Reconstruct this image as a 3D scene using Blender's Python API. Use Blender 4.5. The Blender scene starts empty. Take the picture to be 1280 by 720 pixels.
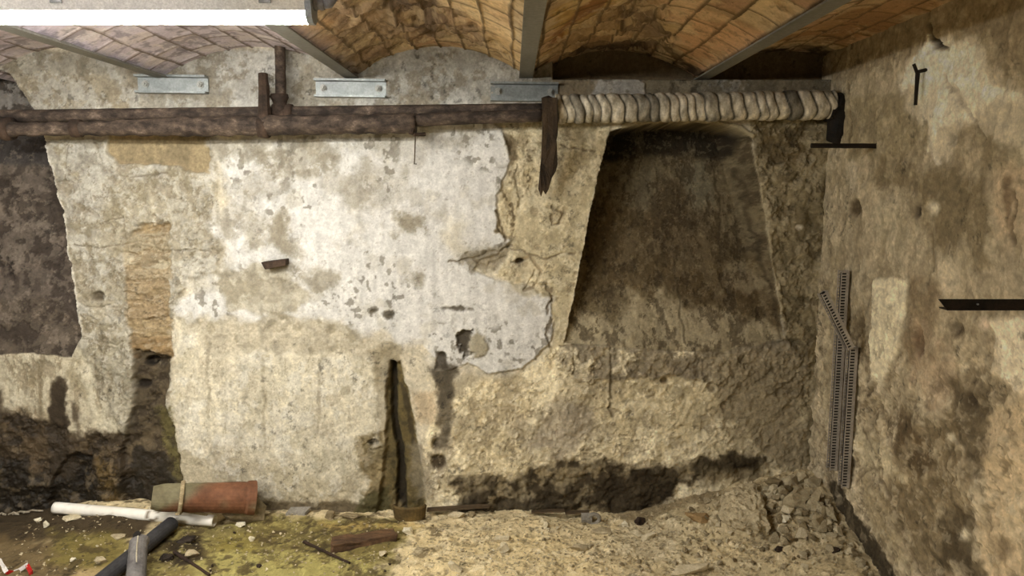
import bpy, bmesh, math, random
import numpy as np
from mathutils import Vector, Matrix, noise as mnoise

SC = bpy.context.scene
COL = SC.collection
rnd = random.Random(7)

# ------------------------------------------------------------------ camera, light, exposure
FPX = 924.0                      # focal length in pixels of the 1280 wide frame
PITCH = math.radians(7.7)
CAMZ = 1.55
cam_data = bpy.data.cameras.new('camera')
cam_data.sensor_width = 36.0
cam_data.lens = 36.0 * FPX / 1280.0
cam_data.clip_start = 0.02
cam = bpy.data.objects.new('camera', cam_data)
cam.location = (0, 0, CAMZ)
cam.rotation_euler = (math.pi / 2 - PITCH, 0, 0)
COL.objects.link(cam)
SC.camera = cam

AMBIENT = 0.035
LAMP_STRENGTH = 180.0
world = bpy.data.worlds.new('world')
SC.world = world
world.use_nodes = True
bg = world.node_tree.nodes['Background']
bg.inputs['Color'].default_value = (1.0, 0.96, 0.88, 1)
bg.inputs['Strength'].default_value = AMBIENT
SC.view_settings.view_transform = 'Standard'
SC.view_settings.look = 'None'
SC.view_settings.gamma = 1.0
SC.view_settings.exposure = 0.0
SC.view_settings.use_curve_mapping = False

# ------------------------------------------------------------------ place geometry
D = 3.4            # back wall plane
XR = 1.43          # right wall plane
SP, CP = math.sin(PITCH), math.cos(PITCH)

def ray(px, py):
    cx = (px - 640) / FPX
    cy = (360 - py) / FPX
    return Vector((cx, CP + cy * SP, -SP + cy * CP))
def onY(px, py, Y=D):
    d = ray(px, py); t = Y / d.y
    return Vector((d.x * t, Y, CAMZ + d.z * t))
def onX(px, py, X=XR):
    d = ray(px, py); t = X / d.x
    return Vector((X, d.y * t, CAMZ + d.z * t))
def onZ(px, py, Z=0.0):
    d = ray(px, py); t = (Z - CAMZ) / d.z
    return Vector((d.x * t, d.y * t, Z))

# ------------------------------------------------------------------ numpy noise and surface painter
_TAB = {}
def vnoise(x, y, seed):
    if seed not in _TAB:
        _TAB[seed] = np.random.RandomState(seed).rand(256, 256).astype(np.float32)
    T = _TAB[seed]
    xf, yf = np.floor(x), np.floor(y)
    xi, yi = xf.astype(np.int64) & 255, yf.astype(np.int64) & 255
    fx, fy = (x - xf), (y - yf)
    fx = fx * fx * (3 - 2 * fx); fy = fy * fy * (3 - 2 * fy)
    x1, y1 = (xi + 1) & 255, (yi + 1) & 255
    a = T[yi, xi] * (1 - fx) + T[yi, x1] * fx
    b = T[y1, xi] * (1 - fx) + T[y1, x1] * fx
    return a * (1 - fy) + b * fy
def fbm(x, y, size, octv=4, seed=1, sx=1.0, sy=1.0, rough=0.5):
    """fractal noise centred on 0, about -1..1; size = largest feature in metres"""
    s = np.zeros(np.shape(x)); a = 1.0; tot = 0.0; f = 1.0 / size
    for o in range(octv):
        s = s + a * (vnoise(x * f * sx + 17.3 * o, y * f * sy + 9.1 * o, seed + o) * 2 - 1)
        tot += a; a *= rough; f *= 2.03
    return s / tot * 1.6
def ridged(x, y, size, octv=4, seed=1):
    s = np.zeros(np.shape(x)); a = 1.0; tot = 0; f = 1.0 / size
    for o in range(octv):
        n = vnoise(x * f + 3.3 * o, y * f + 5.1 * o, seed + o) * 2 - 1
        s = s + a * (1 - np.abs(n)) ** 2; tot += a; a *= 0.5; f *= 2.05
    return s / tot
def sstep(a, b, x):
    t = np.clip((x - a) / (b - a), 0, 1)
    return t * t * (3 - 2 * t)
def lin(c):
    c = np.clip(np.asarray(c, dtype=np.float64) / 255.0, 0, 1)
    return np.where(c <= 0.04045, c / 12.92, ((c + 0.055) / 1.055) ** 2.4)

class Surf:
    def __init__(s, u, v, to_uv, base):
        s.U, s.V = np.meshgrid(np.asarray(u, float), np.asarray(v, float))
        s.to_uv = to_uv
        s.c = np.empty(s.U.shape + (3,)); s.c[:] = base
        s.h = np.zeros(s.U.shape)
        s.wet = np.zeros(s.U.shape)
    def n(s, size, octv=4, seed=1, sx=1.0, sy=1.0, rough=0.5):
        return fbm(s.U, s.V, size, octv, seed, sx, sy, rough)
    def box_of(s, P, margin):
        us = [p[0] for p in P]; vs = [p[1] for p in P]
        i0, i1 = np.searchsorted(s.U[0], (min(us) - margin, max(us) + margin))
        j0, j1 = np.searchsorted(s.V[:, 0], (min(vs) - margin, max(vs) + margin))
        return np.s_[j0:j1, i0:i1]
    def sdf_sub(s, P, k):
        x, y = s.U[k], s.V[k]
        d2 = np.full(x.shape, 1e9); ins = np.zeros(x.shape, bool)
        for i in range(len(P)):
            (ax, ay), (bx, by) = P[i], P[(i + 1) % len(P)]
            ex, ey = bx - ax, by - ay
            L = ex * ex + ey * ey + 1e-12
            t = np.clip(((x - ax) * ex + (y - ay) * ey) / L, 0, 1)
            d2 = np.minimum(d2, (x - ax - ex * t) ** 2 + (y - ay - ey * t) ** 2)
            if ay != by:
                cr = (ay > y) != (by > y)
                ins ^= cr & (x < ex * (y - ay) / (by - ay) + ax)
        d = np.sqrt(d2)
        return np.where(ins, d, -d)
    def sdf(s, pts, margin=0.15):
        """signed distance (positive inside) to an outline given in photo pixels"""
        P = [s.to_uv(*p) for p in pts]; k = s.box_of(P, margin)
        out = np.full(s.U.shape, -margin)
        if s.U[k].size: out[k] = np.maximum(s.sdf_sub(P, k), -margin)
        return out
    def M(s, pts, soft=0.01, amp=0.02, size=0.09, seed=11, octv=5):
        """a patch with an uneven edge: soft = blur, amp = unevenness in metres"""
        P = [s.to_uv(*p) for p in pts]; k = s.box_of(P, soft + 1.6 * amp)
        out = np.zeros(s.U.shape)
        if s.U[k].size:
            d = s.sdf_sub(P, k) + amp * fbm(s.U[k], s.V[k], size, octv, seed, rough=0.6)
            out[k] = sstep(-soft, soft, d)
        return out
    def E(s, cx, cy, rx, ry, soft=0.02, amp=0.02, size=0.07, seed=21):
        pts = [(cx + rx * math.cos(a), cy + ry * math.sin(a)) for a in [i * math.pi / 6 for i in range(12)]]
        return s.M(pts, soft, amp, size, seed)
    def L(s, pts, w, soft=0.004, amp=0.006, size=0.04, seed=31):
        """a line (crack, edge) of half-width w metres through photo pixels"""
        P = [s.to_uv(*p) for p in pts]
        m = np.zeros(s.U.shape); k = s.box_of(P, w + soft + amp * 2)
        if not m[k].size: return m
        x = s.U[k] + amp * fbm(s.U[k], s.V[k], size, 4, seed); y = s.V[k] + amp * fbm(s.U[k], s.V[k], size, 4, seed + 7)
        for (ax, ay), (bx, by) in zip(P[:-1], P[1:]):
            ex, ey = bx - ax, by - ay; L = ex * ex + ey * ey + 1e-12
            t = np.clip(((x - ax) * ex + (y - ay) * ey) / L, 0, 1)
            d = np.hypot(x - ax - ex * t, y - ay - ey * t)
            m[k] = np.maximum(m[k], 1 - sstep(w, w + soft, d))
        return m
    def ragged(s, mask, size, seed, col, a=.7, lo=.1, w=.14, h=0.0, sx=1.0, sy=1.0):
        """torn-edged stains and flakes inside a mask"""
        k = mask * sstep(lo, lo + w, s.n(size, 6, seed, sx, sy, .72))
        s.paint(k, col, a)
        if h: s.h += k * h
    def desat(s, f):
        g = (s.c @ np.array([.3, .59, .11]))[..., None]
        s.c = g + (s.c - g) * f
    def paint(s, m, col, a=1.0):
        j = np.flatnonzero(m.any(1)); i = np.flatnonzero(m.any(0))
        if not len(j): return
        w = np.s_[j[0]:j[-1] + 1, i[0]:i[-1] + 1]
        k = (m[w] * a)[..., None]
        s.c[w] = s.c[w] * (1 - k) + np.asarray(col, float) * k
    def mul(s, f):
        s.c = s.c * (f[..., None] if np.ndim(f) == 2 else f)

def grid_mesh(name, X, Y, Z, colour, wet):
    nv, nu = X.shape
    me = bpy.data.meshes.new(name)
    me.vertices.add(nu * nv)
    co = np.stack([X, Y, Z], -1).reshape(-1).astype(np.float32)
    me.vertices.foreach_set('co', co)
    idx = np.arange(nu * nv).reshape(nv, nu)
    q = np.stack([idx[:-1, :-1], idx[:-1, 1:], idx[1:, 1:], idx[1:, :-1]], -1).reshape(-1).astype(np.int32)
    nf = (nu - 1) * (nv - 1)
    me.loops.add(nf * 4); me.loops.foreach_set('vertex_index', q)
    me.polygons.add(nf)
    me.polygons.foreach_set('loop_start', np.arange(0, nf * 4, 4, dtype=np.int32))
    me.polygons.foreach_set('loop_total', np.full(nf, 4, dtype=np.int32))
    a = me.color_attributes.new('Col', 'FLOAT_COLOR', 'POINT')
    rgba = np.concatenate([lin(colour).reshape(-1, 3), wet.reshape(-1, 1)], 1).astype(np.float32)
    a.data.foreach_set('color', rgba.reshape(-1))
    me.update(); me.validate()
    return me

# ------------------------------------------------------------------ materials
def nd(nt, kind, **kw):
    n = nt.nodes.new(kind)
    for k, v in kw.items(): setattr(n, k, v)
    return n
def noise_node(nt, scale, detail=4, rough=0.6, stretch=None):
    tc = nd(nt, 'ShaderNodeTexCoord')
    n = nd(nt, 'ShaderNodeTexNoise'); n.inputs['Scale'].default_value = scale
    n.inputs['Detail'].default_value = detail; n.inputs['Roughness'].default_value = rough
    mp = nd(nt, 'ShaderNodeMapping')
    if stretch: mp.inputs['Scale'].default_value = stretch
    nt.links.new(tc.outputs['Object'], mp.inputs['Vector'])
    nt.links.new(mp.outputs['Vector'], n.inputs['Vector'])
    return n
def ramp(nt, src, p0, v0, p1, v1):
    r = nd(nt, 'ShaderNodeMapRange'); r.clamp = True
    for k, v in zip(('From Min', 'From Max', 'To Min', 'To Max'), (p0, p1, v0, v1)): r.inputs[k].default_value = v
    nt.links.new(src, r.inputs['Value'])
    return r.outputs['Result']
def math_node(nt, op, a, b):
    m = nd(nt, 'ShaderNodeMath', operation=op)
    for i, x in enumerate((a, b)):
        if isinstance(x, (int, float)): m.inputs[i].default_value = x
        else: nt.links.new(x, m.inputs[i])
    return m.outputs[0]

def painted_material(name, grain=0.22, bump=0.5, scale=1.0, rough=0.92):
    """vertex colours of the surface times procedural grain, with a grainy relief"""
    m = bpy.data.materials.new(name); m.use_nodes = True
    nt = m.node_tree; b = nt.nodes['Principled BSDF']
    at = nd(nt, 'ShaderNodeAttribute', attribute_name='Col')
    n1 = noise_node(nt, 26 * scale, 6, 0.7)
    n2 = noise_node(nt, 120 * scale, 4, 0.7)
    f = math_node(nt, 'MULTIPLY', ramp(nt, n1.outputs['Fac'], .3, 1 - grain, .7, 1 + grain * .7),
                  ramp(nt, n2.outputs['Fac'], .3, 1 - grain, .68, 1 + grain * .6))
    mix = nd(nt, 'ShaderNodeVectorMath', operation='SCALE')
    nt.links.new(at.outputs['Color'], mix.inputs[0]); nt.links.new(f, mix.inputs['Scale'])
    nt.links.new(mix.outputs[0], b.inputs['Base Color'])
    r = ramp(nt, at.outputs['Alpha'], 0, rough, 1, 0.38)
    nt.links.new(r, b.inputs['Roughness'])
    b.inputs['Specular IOR Level'].default_value = 0.25
    bp = nd(nt, 'ShaderNodeBump'); bp.inputs['Strength'].default_value = bump
    bp.inputs['Distance'].default_value = 0.006
    hs = math_node(nt, 'ADD', math_node(nt, 'MULTIPLY', n1.outputs['Fac'], 1.6), n2.outputs['Fac'])
    nt.links.new(hs, bp.inputs['Height'])
    nt.links.new(bp.outputs['Normal'], b.inputs['Normal'])
    return m

def mat(name, c1, c2=None, c3=None, scale=18, rough=0.8, metal=0.0, bump=0.25, stretch=None, lo=.38, hi=.62, spec=0.3, use_attr=False, grain=(.78, 1.14)):
    """two or three mottled colours blended by noise"""
    m = bpy.data.materials.new(name); m.use_nodes = True
    nt = m.node_tree; b = nt.nodes['Principled BSDF']
    b.inputs['Roughness'].default_value = rough; b.inputs['Metallic'].default_value = metal
    b.inputs['Specular IOR Level'].default_value = spec
    n = noise_node(nt, scale, 6, 0.65, stretch)
    cr = nd(nt, 'ShaderNodeValToRGB')
    c2 = c2 or tuple(0.75 * x for x in c1)
    e = cr.color_ramp.elements
    e[0].position, e[1].position = lo, hi
    e[0].color = tuple(lin(c2)) + (1,); e[1].color = tuple(lin(c1)) + (1,)
    if c3:
        k = e.new(hi + (1 - hi) * .3); k.color = tuple(lin(c3)) + (1,)
    nt.links.new(n.outputs['Fac'], cr.inputs['Fac'])
    n2 = noise_node(nt, scale * 7, 3, 0.6)
    sc = nd(nt, 'ShaderNodeVectorMath', operation='SCALE')
    nt.links.new(cr.outputs['Color'], sc.inputs[0])
    nt.links.new(ramp(nt, n2.outputs['Fac'], .3, grain[0], .7, grain[1]), sc.inputs['Scale'])
    src = sc.outputs[0]
    if use_attr:
        at = nd(nt, 'ShaderNodeAttribute', attribute_name='Col')
        mu = nd(nt, 'ShaderNodeVectorMath', operation='MULTIPLY')
        nt.links.new(src, mu.inputs[0]); nt.links.new(at.outputs['Color'], mu.inputs[1]); src = mu.outputs[0]
    nt.links.new(src, b.inputs['Base Color'])
    bp = nd(nt, 'ShaderNodeBump'); bp.inputs['Strength'].default_value = bump; bp.inputs['Distance'].default_value = 0.004
    nt.links.new(math_node(nt, 'ADD', n.outputs['Fac'], n2.outputs['Fac']), bp.inputs['Height'])
    nt.links.new(bp.outputs['Normal'], b.inputs['Normal'])
    return m

# ------------------------------------------------------------------ object helpers
def tag(o, label=None, cat=None, group=None, kind=None):
    if label: o['label'] = label
    if cat: o['category'] = cat
    if group: o['group'] = group
    if kind: o['kind'] = kind
    return o
def link_mesh(name, me, material, parent=None, smooth=False):
    o = bpy.data.objects.new(name, me); COL.objects.link(o)
    if material: me.materials.append(material)
    if smooth:
        me.polygons.foreach_set('use_smooth', [True] * len(me.polygons))
    if parent: o.parent = parent
    return o
def obj(name, bm, material, parent=None, smooth=False, recentre=True):
    """link a bmesh built in world coordinates as ONE object, origin at the centre of its base"""
    bmesh.ops.recalc_face_normals(bm, faces=bm.faces[:])
    vs = [v.co for v in bm.verts]
    lo = Vector((min(v.x for v in vs), min(v.y for v in vs), min(v.z for v in vs)))
    hi = Vector((max(v.x for v in vs), max(v.y for v in vs), max(v.z for v in vs)))
    base = Vector(((lo.x + hi.x) / 2, (lo.y + hi.y) / 2, lo.z))
    if parent is not None: off = Vector(parent['_w']) if '_w' in parent.keys() else parent.location.copy()
    else: off = Vector((0, 0, 0))
    bmesh.ops.translate(bm, verts=bm.verts[:], vec=-base)
    me = bpy.data.meshes.new(name); bm.to_mesh(me); bm.free()
    o = link_mesh(name, me, material, parent, smooth)
    o.location = base - off
    o['_w'] = tuple(base)
    return o
def empty(name, loc, label, cat, group=None):
    o = bpy.data.objects.new(name, None); COL.objects.link(o)
    o.location = Vector(loc); o.empty_display_size = 0.05
    return tag(o, label, cat, group)
def copy_tree(o, parent=None):
    c = o.copy(); COL.objects.link(c)
    if parent: c.parent = parent
    for ch in list(o.children): copy_tree(ch, c)
    return c
def box(bm, c, size, rot=None, bevel=0.0):
    r = bmesh.ops.create_cube(bm, size=1.0)
    vs = r['verts']
    M = Matrix.Translation(Vector(c)) @ (rot.to_4x4() if rot else Matrix.Identity(4)) @ Matrix.Diagonal((*size, 1))
    bmesh.ops.transform(bm, matrix=M, verts=vs)
    if bevel:
        es = list({e for v in vs for e in v.link_edges})
        bmesh.ops.bevel(bm, geom=es, offset=bevel, segments=2, affect='EDGES', profile=0.6)
    return vs
def frame(d, up=Vector((0, 0, 1))):
    d = d.normalized()
    if abs(d.dot(up)) > .95: up = Vector((0, 1, 0))
    a = d.cross(up).normalized(); b = a.cross(d).normalized()
    return a, b
def tube(bm, pts, r, seg=14, caps=True, wob=0.0, seed=0, inner=None, squash=1.0):
    """a round bar along points; r one radius, a list, or f(i, t); wob = surface unevenness; inner = bore radius"""
    pts = [Vector(p) for p in pts]; n = len(pts); rings = []
    a0 = None
    for i, p in enumerate(pts):
        d = (pts[min(i + 1, n - 1)] - pts[max(i - 1, 0)]).normalized()
        if a0 is None: a, b = frame(d)
        else:
            a = (a0 - d * a0.dot(d)).normalized(); b = a.cross(d).normalized()
        a0 = a
        ri = r(i, i / max(1, n - 1)) if callable(r) else (r[i] if isinstance(r, (list, tuple)) else r)
        ring = []
        for k in range(seg):
            t = 2 * math.pi * k / seg
            q = ri
            if wob:
                dirv = a * math.cos(t) + b * math.sin(t)
                q = ri * (1 + wob * mnoise.fractal((p + dirv * ri) * 22 + Vector((seed, seed, 0)), 1, 2, 3))
            ring.append(bm.verts.new(p + a * math.cos(t) * q + b * math.sin(t) * q * squash))
        rings.append(ring)
    for i in range(n - 1):
        for k in range(seg):
            bm.faces.new((rings[i][k], rings[i][(k + 1) % seg], rings[i + 1][(k + 1) % seg], rings[i + 1][k]))
    if inner:
        for i, sgn in ((0, 1), (n - 1, -1)):
            d = (pts[1] - pts[0]).normalized() if i == 0 else (pts[-1] - pts[-2]).normalized()
            c = pts[i]
            r1 = [bm.verts.new(c + (v.co - c) * inner) for v in rings[i]]
            r2 = [bm.verts.new(v.co + d * sgn * 0.12) for v in r1]
            for k in range(seg):
                bm.faces.new((rings[i][k], rings[i][(k + 1) % seg], r1[(k + 1) % seg], r1[k]))
                bm.faces.new((r1[k], r1[(k + 1) % seg], r2[(k + 1) % seg], r2[k]))
            bm.faces.new(r2)
    elif caps:
        bm.faces.new(rings[0]); bm.faces.new(rings[-1])
    return rings
def line(a, b, n):
    a, b = Vector(a), Vector(b)
    return [a.lerp(b, i / n) for i in range(n + 1)]
def rock_bm(sx, sy, sz, seed, n=16, detail=0, rough=0.08):
    """angular broken stone, centred on its base"""
    r = random.Random(seed); bm = bmesh.new()
    for i in range(n):
        v = Vector((r.gauss(0, 1), r.gauss(0, 1), r.gauss(0, 1))).normalized()
        k = max(abs(v.x), abs(v.y), abs(v.z))
        v = v * (0.45 + 0.55 / k * 0.75) * r.uniform(.8, 1.0)
        bm.verts.new((v.x * sx / 2, v.y * sy / 2, v.z * sz / 2))
    res = bmesh.ops.convex_hull(bm, input=bm.verts[:])
    junk = [g for g in res['geom_interior'] if isinstance(g, bmesh.types.BMVert)] + [g for g in res['geom_unused'] if isinstance(g, bmesh.types.BMVert)]
    if junk: bmesh.ops.delete(bm, geom=list(set(junk)), context='VERTS')
    if detail:
        bmesh.ops.subdivide_edges(bm, edges=bm.edges[:], cuts=detail, use_grid_fill=True)
        bmesh.ops.triangulate(bm, faces=bm.faces[:])
        for v in bm.verts:
            q = v.co * (9.0 / max(sx, sy, sz)) + Vector((seed, 0, 0))
            v.co += v.co.normalized() * mnoise.fractal(q, 1, 2, 3) * rough * min(sx, sy, sz)
    z0 = min(v.co.z for v in bm.verts)
    bmesh.ops.translate(bm, verts=bm.verts[:], vec=(0, 0, -z0))
    bmesh.ops.recalc_face_normals(bm, faces=bm.faces[:])
    return bm

# ================================================================== BACK WALL
def fine(a, b, step): return np.linspace(a, b, int(round((b - a) / step)) + 1)
uw = np.concatenate([fine(-3.4, -2.46, .02)[:-1], fine(-2.46, XR + .012, .004)])
vw = np.concatenate([fine(-.12, 2.2, .004)])
W = Surf(uw, vw, lambda px, py: (onY(px, py).x, onY(px, py).z), (196, 184, 156))
U, V = W.U, W.V
def px_of_z(z):   # photo row of a height on the back wall
    return 360 - FPX * math.tan(math.atan2(z - CAMZ, D) + PITCH)

# ground tone of the old render
W.mul(1 + .10 * W.n(.55, 5, 3) + .05 * W.n(.08, 4, 5))
W.h += .003 * W.n(.30, 4, 41) + .0035 * W.n(.05, 4, 42)

# --- patch outlines (photo pixels turned into wall metres)
P_WHITE = [(262,178),(330,170),(450,160),(600,150),(628,160),(640,200),(622,245),(622,285),(640,300),(622,318),(600,325),(590,338),(620,350),(655,358),(690,372),(690,405),(688,430),(652,462),(612,470),(585,455),(556,462),(530,430),(498,432),(470,424),(440,408),(392,398),(352,388),(330,395),(300,402),(268,398),(232,392),(222,375),(240,352),(262,338),(284,322),(268,288),(282,250),(266,215)]
P_WHITE2 = [(216,395),(240,400),(262,440),(300,438),(345,436),(392,440),(432,442),(462,460),(482,500),(478,540),(460,580),(446,622),(400,618),(350,622),(318,606),(268,590),(232,560),(216,520)]
P_COL = [(52,176),(268,170),(270,250),(284,300),(272,340),(228,360),(216,420),(216,520),(160,560),(100,430),(78,270)]
P_TAN = [(136,150),(262,150),(263,218),(240,216),(225,208),(190,206),(150,204),(135,190)]
P_CHASE = [(158,300),(176,284),(210,280),(214,340),(216,440),(210,460),(170,450),(160,400)]
P_WETCH = [(170,436),(214,446),(206,500),(216,540),(226,590),(228,640),(150,640),(152,560),(168,500)]
P_LOWL = [(-60,440),(60,430),(104,418),(160,420),(168,470),(160,530),(150,560),(90,545),(60,530),(10,540),(-60,520)]
P_DARKL = [(-260,500),(10,512),(60,528),(110,540),(150,545),(158,600),(170,660),(-260,660)]
P_NICHE_L = [(-190,60),(-60,70),(12,92),(40,136),(57,178),(80,270),(93,360),(104,420),(90,446),(40,440),(-60,450),(-230,440)]
P_NICHE_R = [(706,428),(716,380),(736,280),(752,205),(764,166),(800,157),(850,153),(900,156),(926,164),(938,174),(948,230),(958,290),(968,350),(980,424),(900,440),(800,436)]
P_ROUGH_R = [(628,158),(700,150),(764,158),(752,210),(736,285),(716,380),(704,432),(690,440),(690,372),(655,356),(620,345),(645,300),(624,285),(624,245),(642,200)]
P_MID = [(640,470),(690,440),(712,428),(800,436),(900,440),(985,430),(1010,470),(1008,600),(900,640),(530,650),(526,560),(560,500),(600,476)]
P_BAND = [(694,440),(712,426),(770,424),(850,428),(930,430),(985,425),(1012,440),(1010,500),(960,490),(900,478),(850,472),(790,476),(735,478),(700,462)]
P_RIGHTPIER = [(938,150),(1045,140),(1040,250),(1030,420),(1020,600),(1000,600),(1000,470),(984,430),(968,350),(948,230)]
P_DAMP = [(560,600),(600,590),(640,598),(690,580),(750,578),(820,590),(860,574),(920,566),(960,572),(952,600),(900,600),(850,606),(800,650),(570,655),(575,620)]

# upper strip above the pipes
P_TOP = [(-260,60),(1060,60),(1050,140),(690,146),(-260,175)]
m = W.M(P_TOP, .02, .02, .1, 51); W.paint(m, (172,164,144)); 
m = W.M([(450,62),(560,50),(640,80),(640,128),(460,128)], .03, .04, .12, 52); W.paint(m, (184,180,166)); W.h += m * .006
k = sstep(.0, .5, W.n(.12, 5, 53)) * W.M(P_TOP, .02, .02, .1, 51); W.paint(k, (150,136,110), .7)
k = sstep(.25, .6, W.n(.16, 5, 54)) * W.M(P_TOP, .02, .02, .1, 51); W.paint(k, (206,203,192), .8)
k = W.M([(20,100),(130,95),(170,125),(150,140),(40,140)], .03, .04, .1, 55); W.paint(k, (178,160,124), .6)
m = W.M([(735,97),(790,97),(806,104),(806,118),(735,120)], .004, .006, .05, 56); W.paint(m, (196,190,176)); W.h += m * .008
m = W.M([(692,100),(745,100),(735,125),(692,125)], .012, .02, .05, 57); W.paint(m, (150,128,90), .8)
m = W.M([(806,98),(1045,98),(1045,122),(806,122)], .012, .01, .05, 58); W.paint(m, (140,124,88), .7)

# rough left column
m_col = W.M(P_COL, .02, .02, .09, 61)
W.paint(m_col, (190,178,148))
k = m_col * W.M([(50,176),(135,176),(150,210),(120,300),(90,300),(70,230)], .03, .03, .1, 62); W.paint(k, (176,168,150), .9)
k = m_col * sstep(.05, .45, W.n(.07, 5, 63)); W.paint(k, (164,150,116), .75)
k = m_col * sstep(.3, .6, W.n(.10, 5, 64)); W.paint(k, (214,208,190), .8)
W.h += m_col * (.010 + .007 * W.n(.09, 5, 65) + .004 * W.n(.025, 3, 66))
for c in [((60,178),(86,182),(84,225),(100,228)), ((122,180),(128,202)), ((85,225),(70,228)), ((152,222),(210,216)), ((120,285),(140,275),(155,272)),
          ((86,306),(130,310),(158,304),(205,312),(262,312)), ((155,270),(160,330),(160,420)), ((206,270),(208,330),(214,420)),
          ((95,375),(110,385),(140,380)), ((262,180),(264,250),(272,300)), ((100,420),(128,428),(150,430),(162,418))]:
    m = W.L(c, .0012, .004, .009, .05); W.paint(m, (120,104,78), .5); W.h -= m * .006
m = W.L([(104,262),(112,260),(122,270)], .008, .006); W.paint(m, (120,100,72), .7); W.h -= m * .012
for c, rr in (((195,290),5), ((123,370),8), ((170,310),5)):
    m = W.E(c[0], c[1], rr, rr * .7, .01, .008); W.paint(m, (92,76,52), .8); W.h -= m * .02
m = W.M([(186,282),(200,276),(205,300),(196,308)], .008, .006); W.paint(m, (196,172,132), .6); W.h += m * .012
m_tan = W.M(P_TAN, .005, .008, .06, 67); W.paint(m_tan, (178,154,108)); W.h -= m_tan * (W.h * .9 + .006)
W.mul(1 - m_tan * .10 * sstep(.0, .6, W.n(.1, 4, 68)))

# the big white patches
lft = 1 - sstep(onY(430,300).x, onY(560,300).x, U + .25 * (V - 1.2))
m_w = W.M(P_WHITE, .006, .014, .08, 71) * (1 - lft) + W.M(P_WHITE, .035, .07, .12, 70, 6) * lft
W.paint(m_w, (231,228,220))
W.h = W.h * (1 - .75 * m_w) + m_w * (.011 - .006 * lft + .0012 * W.n(.12, 4, 72))
for (cx, cy, rx, ry, a) in ((375,195,50,22,.55), (300,185,35,14,.5), (330,235,40,16,.3), (460,240,34,26,.35), (512,276,20,14,.9), (545,268,14,8,.5), (285,268,18,30,.35),
                            (500,190,40,18,.25), (470,215,28,14,.35), (420,225,22,14,.3), (350,285,10,18,.9), (358,310,14,14,.8), (352,335,12,12,.7), (405,350,20,10,.7),
                            (322,290,14,18,.5), (515,349,10,6,.8), (480,328,14,6,.3), (548,178,20,10,.2), (640,365,14,10,.3), (600,320,16,10,.5), (300,360,26,12,.4)):
    k = m_w * W.E(cx, cy, rx, ry, .035, .05, .06, 73 + int(cx) % 5); W.paint(k, (166,155,130), min(1, a * 1.15))
k = m_w * sstep(.34, .7, W.n(.10, 5, 78)); W.paint(k, (194,184,158), .35)
k = m_w * W.E(570, 293, 14, 22, .05, .03); W.paint(k, (226,210,168), .55)
k = m_w * sstep(.36, .5, W.n(.03, 3, 79)) * sstep(.0, .4, W.n(.2, 3, 80)); W.paint(k, (120,112,94), .6)
m_w2 = W.M(P_WHITE2, .03, .06, .10, 81, 6)
W.paint(m_w2, (226,214,182)); W.h = W.h * (1 - .5 * m_w2) + m_w2 * (.006 + .002 * W.n(.07, 4, 82))
k = m_w2 * sstep(.1, .55, W.n(.13, 5, 83)); W.paint(k, (196,184,150), .6)
k = m_w2 * sstep(.35, .6, W.n(.06, 4, 84)); W.paint(k, (232,226,206), .6)
k = W.M([(220,560),(300,575),(420,600),(450,590),(440,640),(230,640)], .03, .04, .1, 85); W.paint(k, (190,174,136), .75)
# grey-beige zone between the white patches
m = W.M([(222,395),(300,402),(352,390),(440,410),(470,426),(500,434),(470,462),(432,440),(345,434),(262,440)], .02, .03, .08, 86); W.paint(m, (186,174,146), .85)
W.h += m * .005 * W.n(.04, 4, 87)
k = m * sstep(.2, .5, W.n(.05, 5, 88)); W.paint(k, (150,138,108), .6)
m = W.M([(268,338),(330,330),(365,345),(392,370),(370,392),(330,388),(290,385),(270,365)], .02, .03, .07, 89); W.paint(m, (168,154,120), .7)
k = m * sstep(.1, .5, W.n(.05, 4, 90)); W.paint(k, (212,203,178), .7); W.h += m * .004 * W.n(.03, 3, 91)

# exposed stones of the chase and the wet channel under it
m_ch = W.M(P_CHASE, .010, .020, .06, 95)
W.paint(m_ch, (190,160,108)); W.h -= m_ch * .022
vv = V + .016 * W.n(.06, 4, 96)
for i, (a, b, tone) in enumerate(((292,314,(190,174,138)),(314,334,(210,196,160)),(334,352,(190,168,128)),(352,380,(186,160,116)),(380,398,(178,150,106)),(398,422,(190,162,112)),(422,448,(168,132,80)))):
    z1, z0 = onY(190, a).z, onY(190, b).z
    k = m_ch * sstep(z0 - .006, z0 + .010, vv) * (1 - sstep(z1 - .010, z1 + .006, vv))
    W.paint(k, tone, .85); W.h += k * (.012 + .010 * W.n(.05, 4, 97 + i))
    g = m_ch * (1 - sstep(0, .004, np.abs(vv - z0))); W.paint(g, (140,112,74), .35)
m_wc = W.M(P_WETCH, .01, .014, .07, 105)
W.paint(m_wc, (98,82,56)); W.h -= m_wc * (.03 + .008 * W.n(.05, 4, 106))
k = W.E(186, 452, 8, 6, .006, .008); W.paint(k, (36,28,18)); W.h -= k * .03
k = W.E(178, 480, 9, 5, .008, .008); W.paint(k, (44,34,22)); W.h -= k * .015
k = W.M([(196,510),(214,508),(220,560),(226,610),(205,600),(200,550)], .015, .03, .05, 107); W.paint(k, (104,94,44), .85)
k = W.M([(160,560),(205,565),(214,640),(150,640)], .015, .03, .05, 108); W.paint(k, (44,36,24), .9); W.wet = np.maximum(W.wet, k * .6)

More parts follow.
